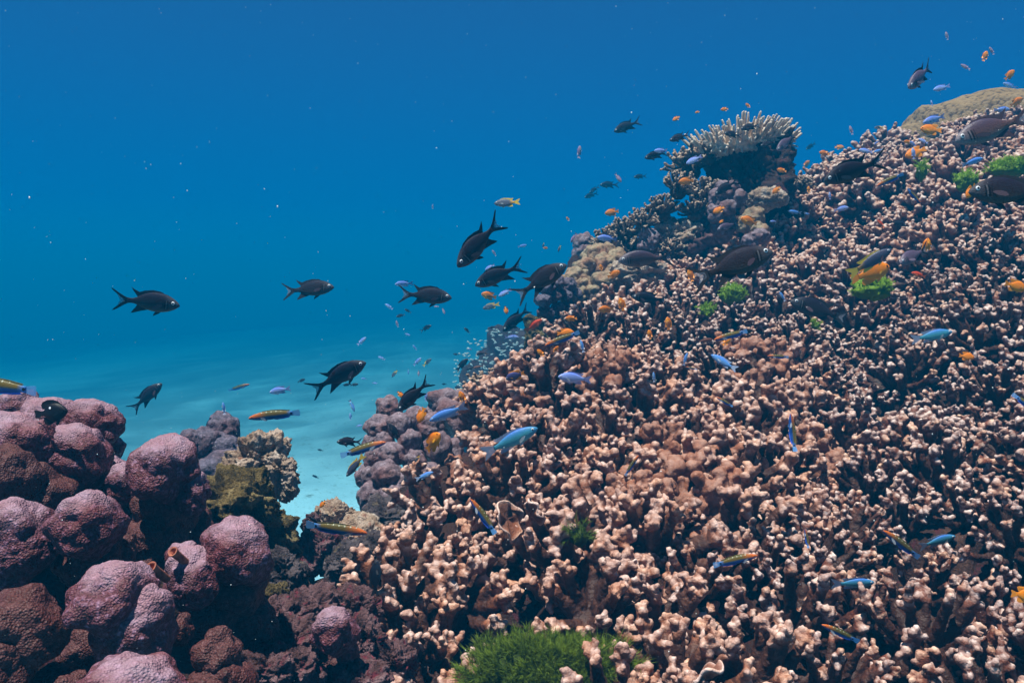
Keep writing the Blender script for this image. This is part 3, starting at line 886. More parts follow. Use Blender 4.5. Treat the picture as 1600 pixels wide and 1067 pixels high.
# little tubes on the lobes
def tube(label, px, py, rpx, d):
    k = d / FPX; r0 = rpx * k
    prof = [(r0*.7,-r0*5),(r0*.8,-r0*2),(r0*.85,-r0*.6),(r0,0),(r0*1.05,r0*.15),(r0*.85,r0*.2),(r0*.62,0),(r0*.5,-r0*1.5),(0.0001,-r0*1.6)]
    V, F, na = [], [], 24
    for r_, z in prof:
        for j in range(na):
            a = 6.28318 * j / na; V.append((r_ * (1 + .06 * math.sin(3 * a)) * math.cos(a), r_ * math.sin(a), z))
    for i in range(len(prof) - 1):
        for j in range(na):
            F.append((i*na+j, i*na+(j+1)%na, (i+1)*na+(j+1)%na, (i+1)*na+j))
    o = link('worm_tube', mk_mesh('worm_tube', V, np.array(F), [M['tube']]))
    o.location = at(px, py, d); o.rotation_euler = (.75, -.35, 0)
    tag(o, label, 'tube worm')
n = NT('orange_tube'); M['tube'] = n.done(n.ramp(n.noise(90, 3), [(.35, (.16, .04, .025)), (.6, (.42, .14, .08))]), .6, n.bump(n.noise(200, 3), .001), .3)
tube('orange-rimmed worm tube opening on the flank of the purple lobes', 270, 862, 8, .745)
tube('darker red worm tube standing between two purple lobes', 236, 886, 9, .70)
# ------------------------------------------------------------------ fish
# a fish points along +X, snout at x = +.5, tail tips at x = -.5 (s = .5 - x), back towards +Z
def fish_mat(name, build, rough=.48, spec=.3, scales=0.35, scl=46):
    n = NT(name)
    sep = n.n('SeparateXYZ', {0: n.obj()})
    S = n.math('SUBTRACT', .5, sep.outputs[0]); Z = sep.outputs[2]
    c = build(n, S, Z)
    mp = n.n('Mapping', {'Vector': n.obj(), 'Scale': (1.0, .35, 1.35)})
    v = n.vor(scl, vec=mp.outputs[0])
    if scales:
        c = n.mix(n.mrange(v, .25, .6, 0, scales), c, n.mix(1.0, c, (.35, .34, .36), 'MULTIPLY'))
    return n.done(c, rough, n.bump(v, .002, .2), spec)
def band(n, S, a, b, soft=.006):
    return n.math('MULTIPLY', n.mrange(S, a - soft, a + soft), n.mrange(S, b - soft, b + soft, 1, 0))
def dark_body(top, mid, low, face):
    def f(n, S, Z):
        c = n.ramp(n.mrange(Z, -.15, .17), [(0.0, low), (.42, mid), (.9, top)])
        c = n.mix(n.mrange(S, .0, .22, .9, 0), c, face)
        z1 = n.math('MULTIPLY', n.mrange(Z, -.075, -.06), n.mrange(Z, .05, .065, 1, 0))
        wob = n.math('ADD', S, n.math('MULTIPLY', Z, .12))
        for a, b, k in ((.155, .172, 1), (.19, .212, 1), (.225, .238, .7)):
            c = n.mix(n.math('MULTIPLY', n.math('MULTIPLY', band(n, wob, a, b), z1), k), c, (.004, .004, .006))
        c = n.mix(n.math('MULTIPLY', n.math('MULTIPLY', band(n, wob, .174, .186), z1), .4), c, (.25, .26, .28))
        c = n.mix(n.math('MULTIPLY', n.mrange(S, .70, .78), .5), c, (.01, .01, .014))
        return c
    return f
def plain(top, mid, low, face=None, tail=None, flo=-.15, fhi=.17):
    def f(n, S, Z):
        c = n.ramp(n.mrange(Z, flo, fhi), [(0.0, low), (.5, mid), (.95, top)])
        if face: c = n.mix(n.mrange(S, .04, .2, .85, 0), c, face)
        if tail: c = n.mix(n.mrange(S, .60, .76), c, tail)
        return c
    return f
def wrasse_body(n, S, Z):
    c = n.ramp(n.mrange(Z, -.085, .085), [(0.0, (.015, .08, .32)), (.38, (.015, .07, .30)), (.50, (.07, .075, .05)), (.62, (.17, .11, .012)), (1, (.085, .075, .014))])
    c = n.mix(n.math('MULTIPLY', n.mrange(S, .10, .36, .95, 0), n.mrange(Z, -.03, .01)), c, (.60, .12, .012))
    dots = n.n('TexWave', {'Vector': n.obj(), 'Scale': 3.4}, wave_type='BANDS', bands_direction='X').outputs['Fac']
    zb = n.math('MULTIPLY', n.mrange(Z, .058, .064), n.mrange(Z, .078, .084, 1, 0))
    c = n.mix(n.math('MULTIPLY', n.mrange(dots, .85, .95), zb), c, (.40, .42, .32))
    r = n.math('ADD', n.math('POWER', n.math('SUBTRACT', S, .83), 2.0), n.math('POWER', n.math('SUBTRACT', Z, .002), 2.0))
    c = n.mix(n.mrange(S, .74, .84), c, (.05, .22, .62))
    return n.mix(n.mrange(r, .00035, .0006, 1, 0), c, (.003, .004, .015))
def bicolor(n, S, Z):
    return n.ramp(n.mrange(Z, -.2, .2), [(0, (.10, .07, .10)), (.5, (.06, .05, .14)), (1, (.05, .05, .20))])
def domino(n, S, Z):
    r = n.math('ADD', n.math('POWER', n.math('SUBTRACT', S, .46), 2.0), n.math('POWER', n.math('SUBTRACT', Z, .15), 2.0))
    return n.mix(n.mrange(r, .0008, .0014, 1, 0), (.004, .004, .007), (.85, .9, .95))
def reef_fish_grey(n, S, Z):
    c = n.ramp(n.mrange(Z, -.15, .17), [(0, (.28, .28, .30)), (.5, (.10, .11, .15)), (1, (.05, .06, .10))])
    return n.mix(n.mrange(S, .58, .72), c, (.75, .38, .03))
FM = {
 'chromis': fish_mat('dark_chromis_skin', dark_body((.010, .009, .024), (.026, .019, .021), (.10, .082, .066), (.085, .085, .10)), scales=.32, spec=.1, rough=.6),
 'brownchromis': fish_mat('reddish_brown_chromis_skin', dark_body((.05, .035, .075), (.13, .065, .055), (.26, .20, .19), (.30, .27, .30))),
 'purplechromis': fish_mat('mauve_chromis_skin', dark_body((.10, .07, .13), (.17, .11, .15), (.24, .17, .19), (.25, .20, .24))),
 'orange': fish_mat('orange_damsel_skin', plain((.80, .20, .002), (.95, .28, .004), (.92, .34, .01), (.90, .24, .006)), scales=.12),
 'red': fish_mat('red_orange_skin', plain((.70, .05, .012), (.75, .09, .02), (.72, .26, .10)), scales=.12),
 'lavender': fish_mat('lavender_damsel_skin', plain((.12, .22, .78), (.34, .44, .82), (.56, .58, .76)), scales=.12, scl=60),
 'blue': fish_mat('pale_blue_damsel_skin', plain((.06, .18, .80), (.14, .38, .82), (.36, .55, .78), (.12, .30, .72)), scales=.15, scl=60),
 'teal': fish_mat('teal_chromis_skin', plain((.03, .10, .62), (.07, .34, .42), (.20, .46, .50), (.05, .22, .45)), scales=.2, scl=56),
 'wrasse': fish_mat('wrasse_skin', wrasse_body, scales=.1, scl=70),
 'bicolor': fish_mat('bicolour_skin', bicolor, scales=.2),
 'domino': fish_mat('black_damsel_skin', domino, scales=0),
 'dusky': fish_mat('slate_damsel_skin', plain((.035, .04, .085), (.05, .055, .10), (.11, .11, .14), tail=(.30, .18, .04)), scales=.25),
 'yellowtail': fish_mat('yellow_tailed_grey_skin', reef_fish_grey, scales=.15),
 'pink': fish_mat('pale_pink_skin', plain((.30, .22, .50), (.50, .30, .38), (.62, .38, .34)), scales=.1),
 'black': fish_mat('dark_blue_black_skin', plain((.008, .009, .018), (.012, .014, .028), (.03, .035, .05)), scales=.2),
 'redbrown': fish_mat('red_brown_skin', plain((.10, .03, .02), (.20, .07, .045), (.30, .15, .12)), scales=.2),
}
def flat_mat(name, c, rough=.45, alpha=1.0, ray=True):
    n = NT(name)
    sep = n.n('SeparateXYZ', {0: n.obj()})
    w_ = n.n('TexWave', {'Vector': n.obj(), 'Scale': 22.0, 'Distortion': 1.0}, wave_type='BANDS', bands_direction='DIAGONAL').outputs['Fac']
    col = n.mix(n.mrange(w_, .2, .8, 0, .35), c, tuple(x * .45 for x in c)) if ray else c
    m = n.done(col, rough, None, .4)
    if alpha < 1: n.b.inputs['Alpha'].default_value = alpha
    return m
FF = {
 'black': flat_mat('black_fin', (.004, .004, .008), .7), 'web': flat_mat('pale_web_fin', (.22, .24, .30), alpha=.45),
 'brown': flat_mat('brown_fin', (.07, .04, .05)), 'orange': flat_mat('orange_fin', (.95, .30, .006)), 'amber': flat_mat('amber_fin', (.80, .36, .01)),
 'olive': flat_mat('olive_fin', (.16, .13, .03)), 'red': flat_mat('red_fin', (.72, .14, .03)), 'lav': flat_mat('lavender_fin', (.34, .36, .72), alpha=.75), 'blue': flat_mat('blue_fin', (.05, .12, .70)),
 'paleblue': flat_mat('pale_blue_fin', (.42, .52, .75), alpha=.7), 'teal': flat_mat('teal_fin', (.30, .36, .52), alpha=.7), 'clear': flat_mat('clear_fin', (.5, .55, .6), alpha=.35),
 'pink': flat_mat('pink_fin', (.55, .35, .42), alpha=.7), 'yellow': flat_mat('yellow_fin', (.75, .50, .04)), 'wtail': flat_mat('clear_blue_fin', (.15, .40, .80), alpha=.6),
 'eye_w': flat_mat('silver_eye', (.75, .78, .82), .2, ray=False), 'eye_b': flat_mat('black_pupil', (.003, .003, .005), .08, ray=False), 'eye_o': flat_mat('orange_eye', (.55, .2, .03), .2, ray=False),
}
# profile tables: s, top, bottom, half width
PR = {
 'chromis': [(0,-.012,-.020,.004),(.015,.018,-.034,.018),(.05,.052,-.058,.032),(.10,.088,-.088,.046),(.17,.125,-.115,.056),(.26,.150,-.133,.061),(.36,.158,-.137,.059),(.46,.142,-.123,.050),(.55,.108,-.092,.038),(.62,.070,-.060,.026),(.68,.045,-.040,.017),(.73,.038,-.036,.012),(.77,.045,-.044,.006)],
 'damsel': [(0,-.005,-.018,.006),(.015,.03,-.04,.024),(.06,.09,-.09,.046),(.13,.15,-.145,.066),(.22,.197,-.185,.076),(.33,.222,-.208,.078),(.44,.215,-.205,.07),(.55,.178,-.172,.055),(.64,.12,-.12,.036),(.71,.075,-.076,.02),(.76,.065,-.066,.012),(.80,.07,-.07,.006)],
 'oval': [(0,-.008,-.016,.006),(.015,.02,-.034,.02),(.06,.064,-.072,.04),(.13,.105,-.108,.054),(.22,.138,-.135,.062),(.34,.155,-.15,.063),(.46,.145,-.142,.055),(.57,.115,-.112,.042),(.66,.075,-.074,.027),(.73,.05,-.05,.016),(.78,.048,-.048,.008)],
 'slim': [(0,-.006,-.014,.005),(.015,.016,-.028,.018),(.06,.048,-.056,.034),(.13,.08,-.083,.046),(.22,.106,-.104,.053),(.34,.120,-.115,.054),(.46,.112,-.108,.048),(.57,.088,-.085,.036),(.66,.06,-.058,.024),(.73,.04,-.04,.014),(.78,.04,-.04,.007)],
 'wrasse': [(0,-.008,-.014,.006),(.015,.008,-.026,.016),(.06,.032,-.042,.028),(.14,.058,-.060,.038),(.25,.078,-.074,.044),(.38,.086,-.082,.044),(.52,.082,-.078,.040),(.64,.068,-.065,.032),(.74,.052,-.050,.022),(.82,.043,-.042,.014),(.86,.045,-.044,.007)],
 'domino': [(0,-.01,-.02,.01),(.02,.045,-.05,.04),(.07,.12,-.11,.07),(.15,.20,-.18,.09),(.26,.255,-.24,.10),(.38,.27,-.26,.10),(.50,.245,-.235,.085),(.60,.18,-.175,.06),(.68,.10,-.10,.035),(.74,.075,-.075,.02),(.79,.08,-.08,.008)],
}
# fins: (part name, outline points (s, z), half thickness, material, y, splay)
def fins(kind):
    C = {
     'chromis': [('tail_fin', [(.745,.030),(.82,.062),(.90,.112),(.965,.158),(1.0,.172),(.985,.148),(.93,.098),(.875,.052),(.825,.010),(.82,-.004),(.83,-.020),(.88,-.060),(.93,-.104),(.975,-.148),(.985,-.168),(.955,-.160),(.89,-.120),(.81,-.066),(.745,-.032)], 'black'),
       ('tail_web', [(.80,.03),(.87,.050),(.91,.075),(.885,.02),(.872,-.004),(.885,-.03),(.91,-.075),(.87,-.055),(.80,-.03)], 'web'),
       ('dorsal_fin', [(.20,.128),(.28,.172),(.40,.186),(.52,.168),(.60,.140),(.66,.170),(.715,.205),(.69,.160),(.65,.105),(.62,.065),(.50,.110),(.36,.145)], 'black'),
       ('anal_fin', [(.46,-.115),(.52,-.130),(.60,-.150),(.68,-.178),(.725,-.185),(.70,-.150),(.66,-.100),(.63,-.052),(.55,-.085)], 'black'),
       ('pelvic_fin', [(.27,-.125),(.32,-.165),(.40,-.205),(.39,-.17),(.36,-.130)], 'black')],
     'damsel': [('tail_fin', [(.78,.055),(.86,.09),(.95,.12),(1.0,.115),(.97,.05),(.945,0),(.97,-.05),(1.0,-.115),(.95,-.12),(.86,-.09),(.78,-.055)], 'orange'),
       ('dorsal_fin', [(.16,.15),(.22,.215),(.34,.262),(.48,.268),(.60,.255),(.70,.262),(.79,.235),(.77,.16),(.72,.09),(.62,.10),(.45,.19),(.30,.20)], 'orange'),
       ('anal_fin', [(.42,-.19),(.50,-.235),(.62,-.26),(.72,-.255),(.77,-.19),(.74,-.10),(.66,-.09),(.52,-.16)], 'orange'),
       ('pelvic_fin', [(.26,-.185),(.32,-.25),(.40,-.285),(.41,-.24),(.36,-.195)], 'orange')],
     'oval': [('tail_fin', [(.76,.04),(.84,.07),(.93,.105),(1.0,.125),(.965,.06),(.925,.01),(.92,-.01),(.96,-.06),(.995,-.125),(.93,-.105),(.84,-.07),(.76,-.04)], 'lav'),
       ('dorsal_fin', [(.18,.115),(.26,.165),(.40,.19),(.54,.175),(.64,.16),(.74,.165),(.72,.11),(.67,.07),(.55,.11),(.38,.145)], 'lav'),
       ('anal_fin', [(.44,-.13),(.54,-.16),(.65,-.165),(.72,-.16),(.70,-.10),(.66,-.07),(.55,-.11)], 'lav'),
       ('pelvic_fin', [(.27,-.13),(.32,-.17),(.38,-.195),(.385,-.16),(.34,-.135)], 'lav')],
     'wrasse': [('tail_fin', [(.85,.042),(.90,.052),(.96,.062),(.995,.06),(1.0,.02),(1.0,-.02),(.995,-.06),(.96,-.062),(.90,-.052),(.85,-.042)], 'wtail'),
       ('dorsal_fin', [(.24,.072),(.28,.094),(.45,.104),(.62,.094),(.76,.074),(.82,.066),(.80,.045),(.66,.058),(.45,.078)], 'olive'),
       ('anal_fin', [(.46,-.074),(.52,-.094),(.66,-.088),(.78,-.072),(.81,-.062),(.78,-.045),(.64,-.06)], 'blue'),
       ('pelvic_fin', [(.27,-.07),(.31,-.092),(.35,-.10),(.345,-.08)], 'wtail')],
    }
    C['domino'] = [('tail_fin', [(.77,.07),(.86,.10),(.96,.125),(1.0,.10),(.985,.0),(1.0,-.10),(.96,-.125),(.86,-.10),(.77,-.07)], 'black'),
       ('dorsal_fin', [(.14,.19),(.24,.31),(.38,.37),(.55,.38),(.70,.33),(.76,.24),(.73,.13),(.66,.11),(.5,.22),(.3,.24)], 'black'),
       ('anal_fin', [(.40,-.24),(.50,-.33),(.62,-.36),(.72,-.31),(.75,-.20),(.71,-.10),(.62,-.12),(.5,-.21)], 'black'),
       ('pelvic_fin', [(.24,-.22),(.30,-.34),(.38,-.40),(.40,-.33),(.36,-.24)], 'black')]
    C['slim'] = [(a, [(s, z * (.80 if a != 'tail_fin' else 1)) for s, z in b], c) for a, b, c in C['oval']]
    return C[kind]
PECT = [(0,0),(.03,.022),(.08,.035),(.13,.03),(.155,.0),(.12,-.022),(.05,-.022)]
SPEC = { # kind: profile, fin set, body material, fin material overrides, pectoral material, eye ring
 'chromis': ('chromis','chromis','chromis',{},'brown','eye_w'), 'brownchromis': ('chromis','chromis','brownchromis',{'black':'brown'},'brown','eye_w'),
 'purplechromis': ('chromis','chromis','purplechromis',{},'pink','eye_w'),
 'orange': ('damsel','damsel','orange',{},'amber','eye_b'), 'red': ('oval','oval','red',{'lav':'red'},'red','eye_b'),
 'lavender': ('oval','oval','lavender',{},'clear','eye_w'), 'blue': ('slim','slim','blue',{'lav':'paleblue'},'clear','eye_w'),
 'teal': ('slim','slim','teal',{'lav':'teal'},'clear','eye_w'), 'wrasse': ('wrasse','wrasse','wrasse',{},'clear','eye_o'),
 'bicolor': ('damsel','damsel','bicolor',{},'amber','eye_w'), 'domino': ('domino','domino','domino',{},'black','eye_b'),
 'dusky': ('slim','slim','dusky',{'lav':'yellow'},'brown','eye_w'), 'yellowtail': ('oval','oval','yellowtail',{'lav':'yellow'},'clear','eye_w'),
 'pink': ('oval','oval','pink',{'lav':'pink'},'clear','eye_b'), 'black': ('oval','oval','black',{'lav':'black'},'black','eye_b'),
 'redbrown': ('slim','slim','redbrown',{'lav':'brown'},'brown','eye_b'),
}
def bendf(V, bend):
    """curve the fish sideways behind its head"""
    if not bend: return V
    V = V.copy(); s = .5 - V[:, 0]; t = np.clip(s - .2, 0, 1)
    V[:, 1] += bend * t ** 2 * .9
    V[:, 0] += abs(bend) * t ** 2 * .25 * abs(bend)
    return V
def body_mesh(prof):
    T = np.array(PR[prof]); s = np.concatenate([np.linspace(0, .06, 7)[:-1], np.linspace(.06, T[-1, 0], 34)])
    def ip(c):  # smooth interpolation (Catmull-Rom through the table)
        x, y = T[:, 0], T[:, c]; m = np.gradient(y, x); out_ = np.empty(len(s))
        for a, q in enumerate(s):
            k = min(max(np.searchsorted(x, q) - 1, 0), len(x) - 2); h = x[k+1] - x[k]; t = (q - x[k]) / h
            out_[a] = (2*t**3-3*t**2+1)*y[k] + (t**3-2*t**2+t)*h*m[k] + (-2*t**3+3*t**2)*y[k+1] + (t**3-t**2)*h*m[k+1]
        return out_
    top, bot, wd = ip(1), ip(2), np.maximum(ip(3), .002)
    top = np.maximum(top, bot + .004)
    na = 22; V = []
    for a in range(len(s)):
        c, h = (top[a] + bot[a]) / 2, (top[a] - bot[a]) / 2
        for j in range(na):
            t = 6.28318 * j / na; ct, st = math.cos(t), math.sin(t)
            V.append((.5 - s[a], wd[a] * math.copysign(abs(ct) ** .9, ct), c + h * st))
    F = []
    for a in range(len(s) - 1):
        for j in range(na):
            F.append((a*na+j, a*na+(j+1)%na, (a+1)*na+(j+1)%na, (a+1)*na+j))
    F.append(tuple(range(na))[::-1]); F.append(tuple((len(s)-1)*na + j for j in range(na)))
    return np.array(V), F
def slab(pts, y=0.0, th=.0022):
    from mathutils.geometry import tessellate_polygon
    P = [(.5 - s, z) for s, z in pts]; n_ = len(P)
    tri = tessellate_polygon([[Vector((x, z, 0)) for x, z in P]])
    V = [(x, y - th, z) for x, z in P] + [(x, y + th, z) for x, z in P]
    F = [tuple(t) for t in tri] + [tuple(n_ + i for i in reversed(t)) for t in tri]
    F += [(i, (i + 1) % n_, n_ + (i + 1) % n_, n_ + i) for i in range(n_)]
    return np.array(V), F
_protos = {}
def fish_parts(kind, bend):
    """list of (part name, mesh, [(sub name, mesh)]) for one kind and one bend"""
    key = (kind, bend)
    if key in _protos: return _protos[key]
    prof, fs, bm_, ov, pm, ering = SPEC[kind]
    L = []
    V, F = body_mesh(prof)
    L.append(['body', mk_mesh('body', bendf(V, bend), F, [FM[bm_]]), []])
    for nm, pts, m in fins(fs):
        V, F = slab(pts, 0, .0022)
        mm = FF[ov.get(m, m)]
        if nm == 'tail_web':
            L[1][2].append(('tail_web', mk_mesh('tail_web', bendf(V, bend), F, [mm], smooth=False)))
            continue
        L.append([nm, mk_mesh(nm, bendf(V, bend), F, [mm], smooth=False), []])
    T = np.array(PR[prof]); es = .085 if prof != 'wrasse' else .075
    ez = np.interp(es, T[:, 0], T[:, 1]) * .30; er = {'chromis': .026, 'damsel': .028, 'domino': .03, 'wrasse': .014}.get(prof, .022)
    ey = np.interp(es, T[:, 0], T[:, 3]) * .93
    for sg in (1, -1):
        v, f = ico(3)
        eV = v * (er, er * .45, er) + (.5 - es, sg * ey, ez); 
        pv = v * (er * .58, er * .30, er * .60) + (.5 - es, sg * (ey + er * .26), ez)
        L.append(['eye', mk_mesh('eye', eV, f, [FF[ering]]), [('pupil', mk_mesh('pupil', pv, f, [FF['eye_b']]))]])
        ps = .23; py_ = np.interp(ps, T[:, 0], T[:, 3])
        V, F = slab(PECT, 0, .0012)
        V[:, 0] -= .5; a = R(28) * sg
        V = np.stack([V[:, 0] * math.cos(a), V[:, 0] * -math.sin(a) + V[:, 1], V[:, 2] + V[:, 0] * .35], 1) + (.5 - ps, sg * (py_ - .004), -.02)
        L.append(['pectoral_fin', mk_mesh('pectoral_fin', V, F, [FF[pm]], smooth=False), []])
    _protos[key] = L
    return L
_join = {}
def fish_joined(kind, bend):
    key = (kind, bend)
    if key in _join: return _join[key]
    V, F, mi, mats, n_ = [], [], [], [], 0
    for nm, me, subs in fish_parts(kind, bend):
        for m2 in [me] + [s[1] for s in subs]:
            k = len(m2.vertices); c = np.empty(k * 3, np.float32); m2.vertices.foreach_get('co', c); V.append(c.reshape(-1, 3))
            mt = m2.materials[0]
            if mt not in mats: mats.append(mt)
            for p in m2.polygons:
                F.append(tuple(n_ + i for i in p.vertices)); mi.append(mats.index(mt))
            n_ += k
    _join[key] = mk_mesh(kind + '_fish', np.concatenate(V), F, mats, midx=mi)
    return _join[key]
NAMES = {'chromis':('chromis_fish','dark fork-tailed fish'),'brownchromis':('chromis_fish','reddish brown fork-tailed fish'),'purplechromis':('chromis_fish','mauve fork-tailed fish'),
 'orange':('orange_damselfish','orange fish'),'red':('orange_fish','red orange fish'),'lavender':('lavender_damselfish','lavender fish'),'blue':('blue_damselfish','pale blue fish'),
 'teal':('teal_damselfish','teal green fish'),'wrasse':('wrasse_fish','slim orange-headed blue-bellied fish'),'bicolor':('damselfish','dark blue fish with orange fins'),
 'domino':('black_damselfish','black deep-bodied fish with a white spot'),'dusky':('dusky_damselfish','slate fish with yellowish tail'),'yellowtail':('damselfish','grey fish with yellow tail'),
 'pink':('pink_fish','pale pinkish fish'),'black':('dark_fish','blackish fish'),'redbrown':('brown_fish','red-brown fish')}
NOM = {'chromis':.125,'brownchromis':.125,'purplechromis':.11,'orange':.058,'red':.07,'lavender':.075,'blue':.085,'teal':.09,'wrasse':.11,'bicolor':.08,'domino':.075,'dusky':.10,'yellowtail':.075,'pink':.07,'black':.09,'redbrown':.08}
bpy.context.view_layer.update()
DG = bpy.context.evaluated_depsgraph_get()
used_labels = set()
def scene_depth(px, py):
    d = Vector(ray(px, py)); L = d.length
    ok, loc, *_ = scene.ray_cast(DG, Vector((0, 0, 0)), d / L)
    return loc.dot(Vector(FWD)) if ok else 99
def fish(kind, hx, hy, tx, ty, phrase, d=None, yaw=0, bend=0, look=None):
    """head and tail tip in photo pixels; yaw > 0: the head points away from the lens"""
    L = math.hypot(hx - tx, hy - ty)
    if not bend and L > 24: bend = (0, .12, -.12)[int(hx * 7 + hy * 3) % 3]
    c = math.cos(R(yaw))
    dn = d or min(NOM[kind] * c * FPX / max(L, 4), 6.5)
    lim = min(scene_depth(hx + (tx - hx) * t, hy + (ty - hy) * t) for t in (0, .25, .5, .75, 1)) * .965
    real = L * dn / FPX / c
    dn = min(dn, lim - real * (.10 + .5 * abs(math.sin(R(yaw)))))
    real = L * dn / FPX / c
    H, T = at(hx, hy, dn), at(tx, ty, dn)
    f2 = (H - T) / np.linalg.norm(H - T)
    mid = (H + T) / 2; view = mid / np.linalg.norm(mid)
    f = unit(f2 * c + view * math.sin(R(yaw)))
    z = np.array([0, 0, 1.0])
    if abs(f[2]) > .88: z = unit(np.array([-math.copysign(1, f2[0] if abs(f2[0]) > .02 else .5) * math.copysign(1, f[2]), 0, .35]))
    u = unit(z - f * (z @ f)); ro = R((int(hx * 13 + hy * 5) % 19 - 9) * 1.2); u = u * math.cos(ro) + np.cross(f, u) * math.sin(ro); y = np.cross(u, f)
    nm, lk = NAMES[kind]
    label = ((look or lk) + ' ' + phrase).strip()
    m = Matrix(((f[0], y[0], u[0], mid[0]), (f[1], y[1], u[1], mid[1]), (f[2], y[2], u[2], mid[2]), (0, 0, 0, 1))) @ Matrix.Scale(real, 4)
    grp = {'chromis': 'dark fork-tailed fish', 'orange': 'small orange fish around the reef', 'lavender': 'small lavender fish around the reef', 'wrasse': 'slim orange-headed fish'}.get(kind)
    if label in used_labels: print('DUP', label)
    used_labels.add(label)
    if len(label.split()) > 16: print('LONG', len(label.split()), label)
    if L < 21:
        o = link(nm, fish_joined(kind, bend)); o.matrix_world = m
    else:
        o = bpy.data.objects.new(nm, None); o.empty_display_size = .02; COL.objects.link(o); o.matrix_world = m
        for pnm, me, subs in fish_parts(kind, bend):
            p = link(pnm, me, o)
            for sn, sme in subs: link(sn, sme, p)
    tag(o, label, 'fish', grp)
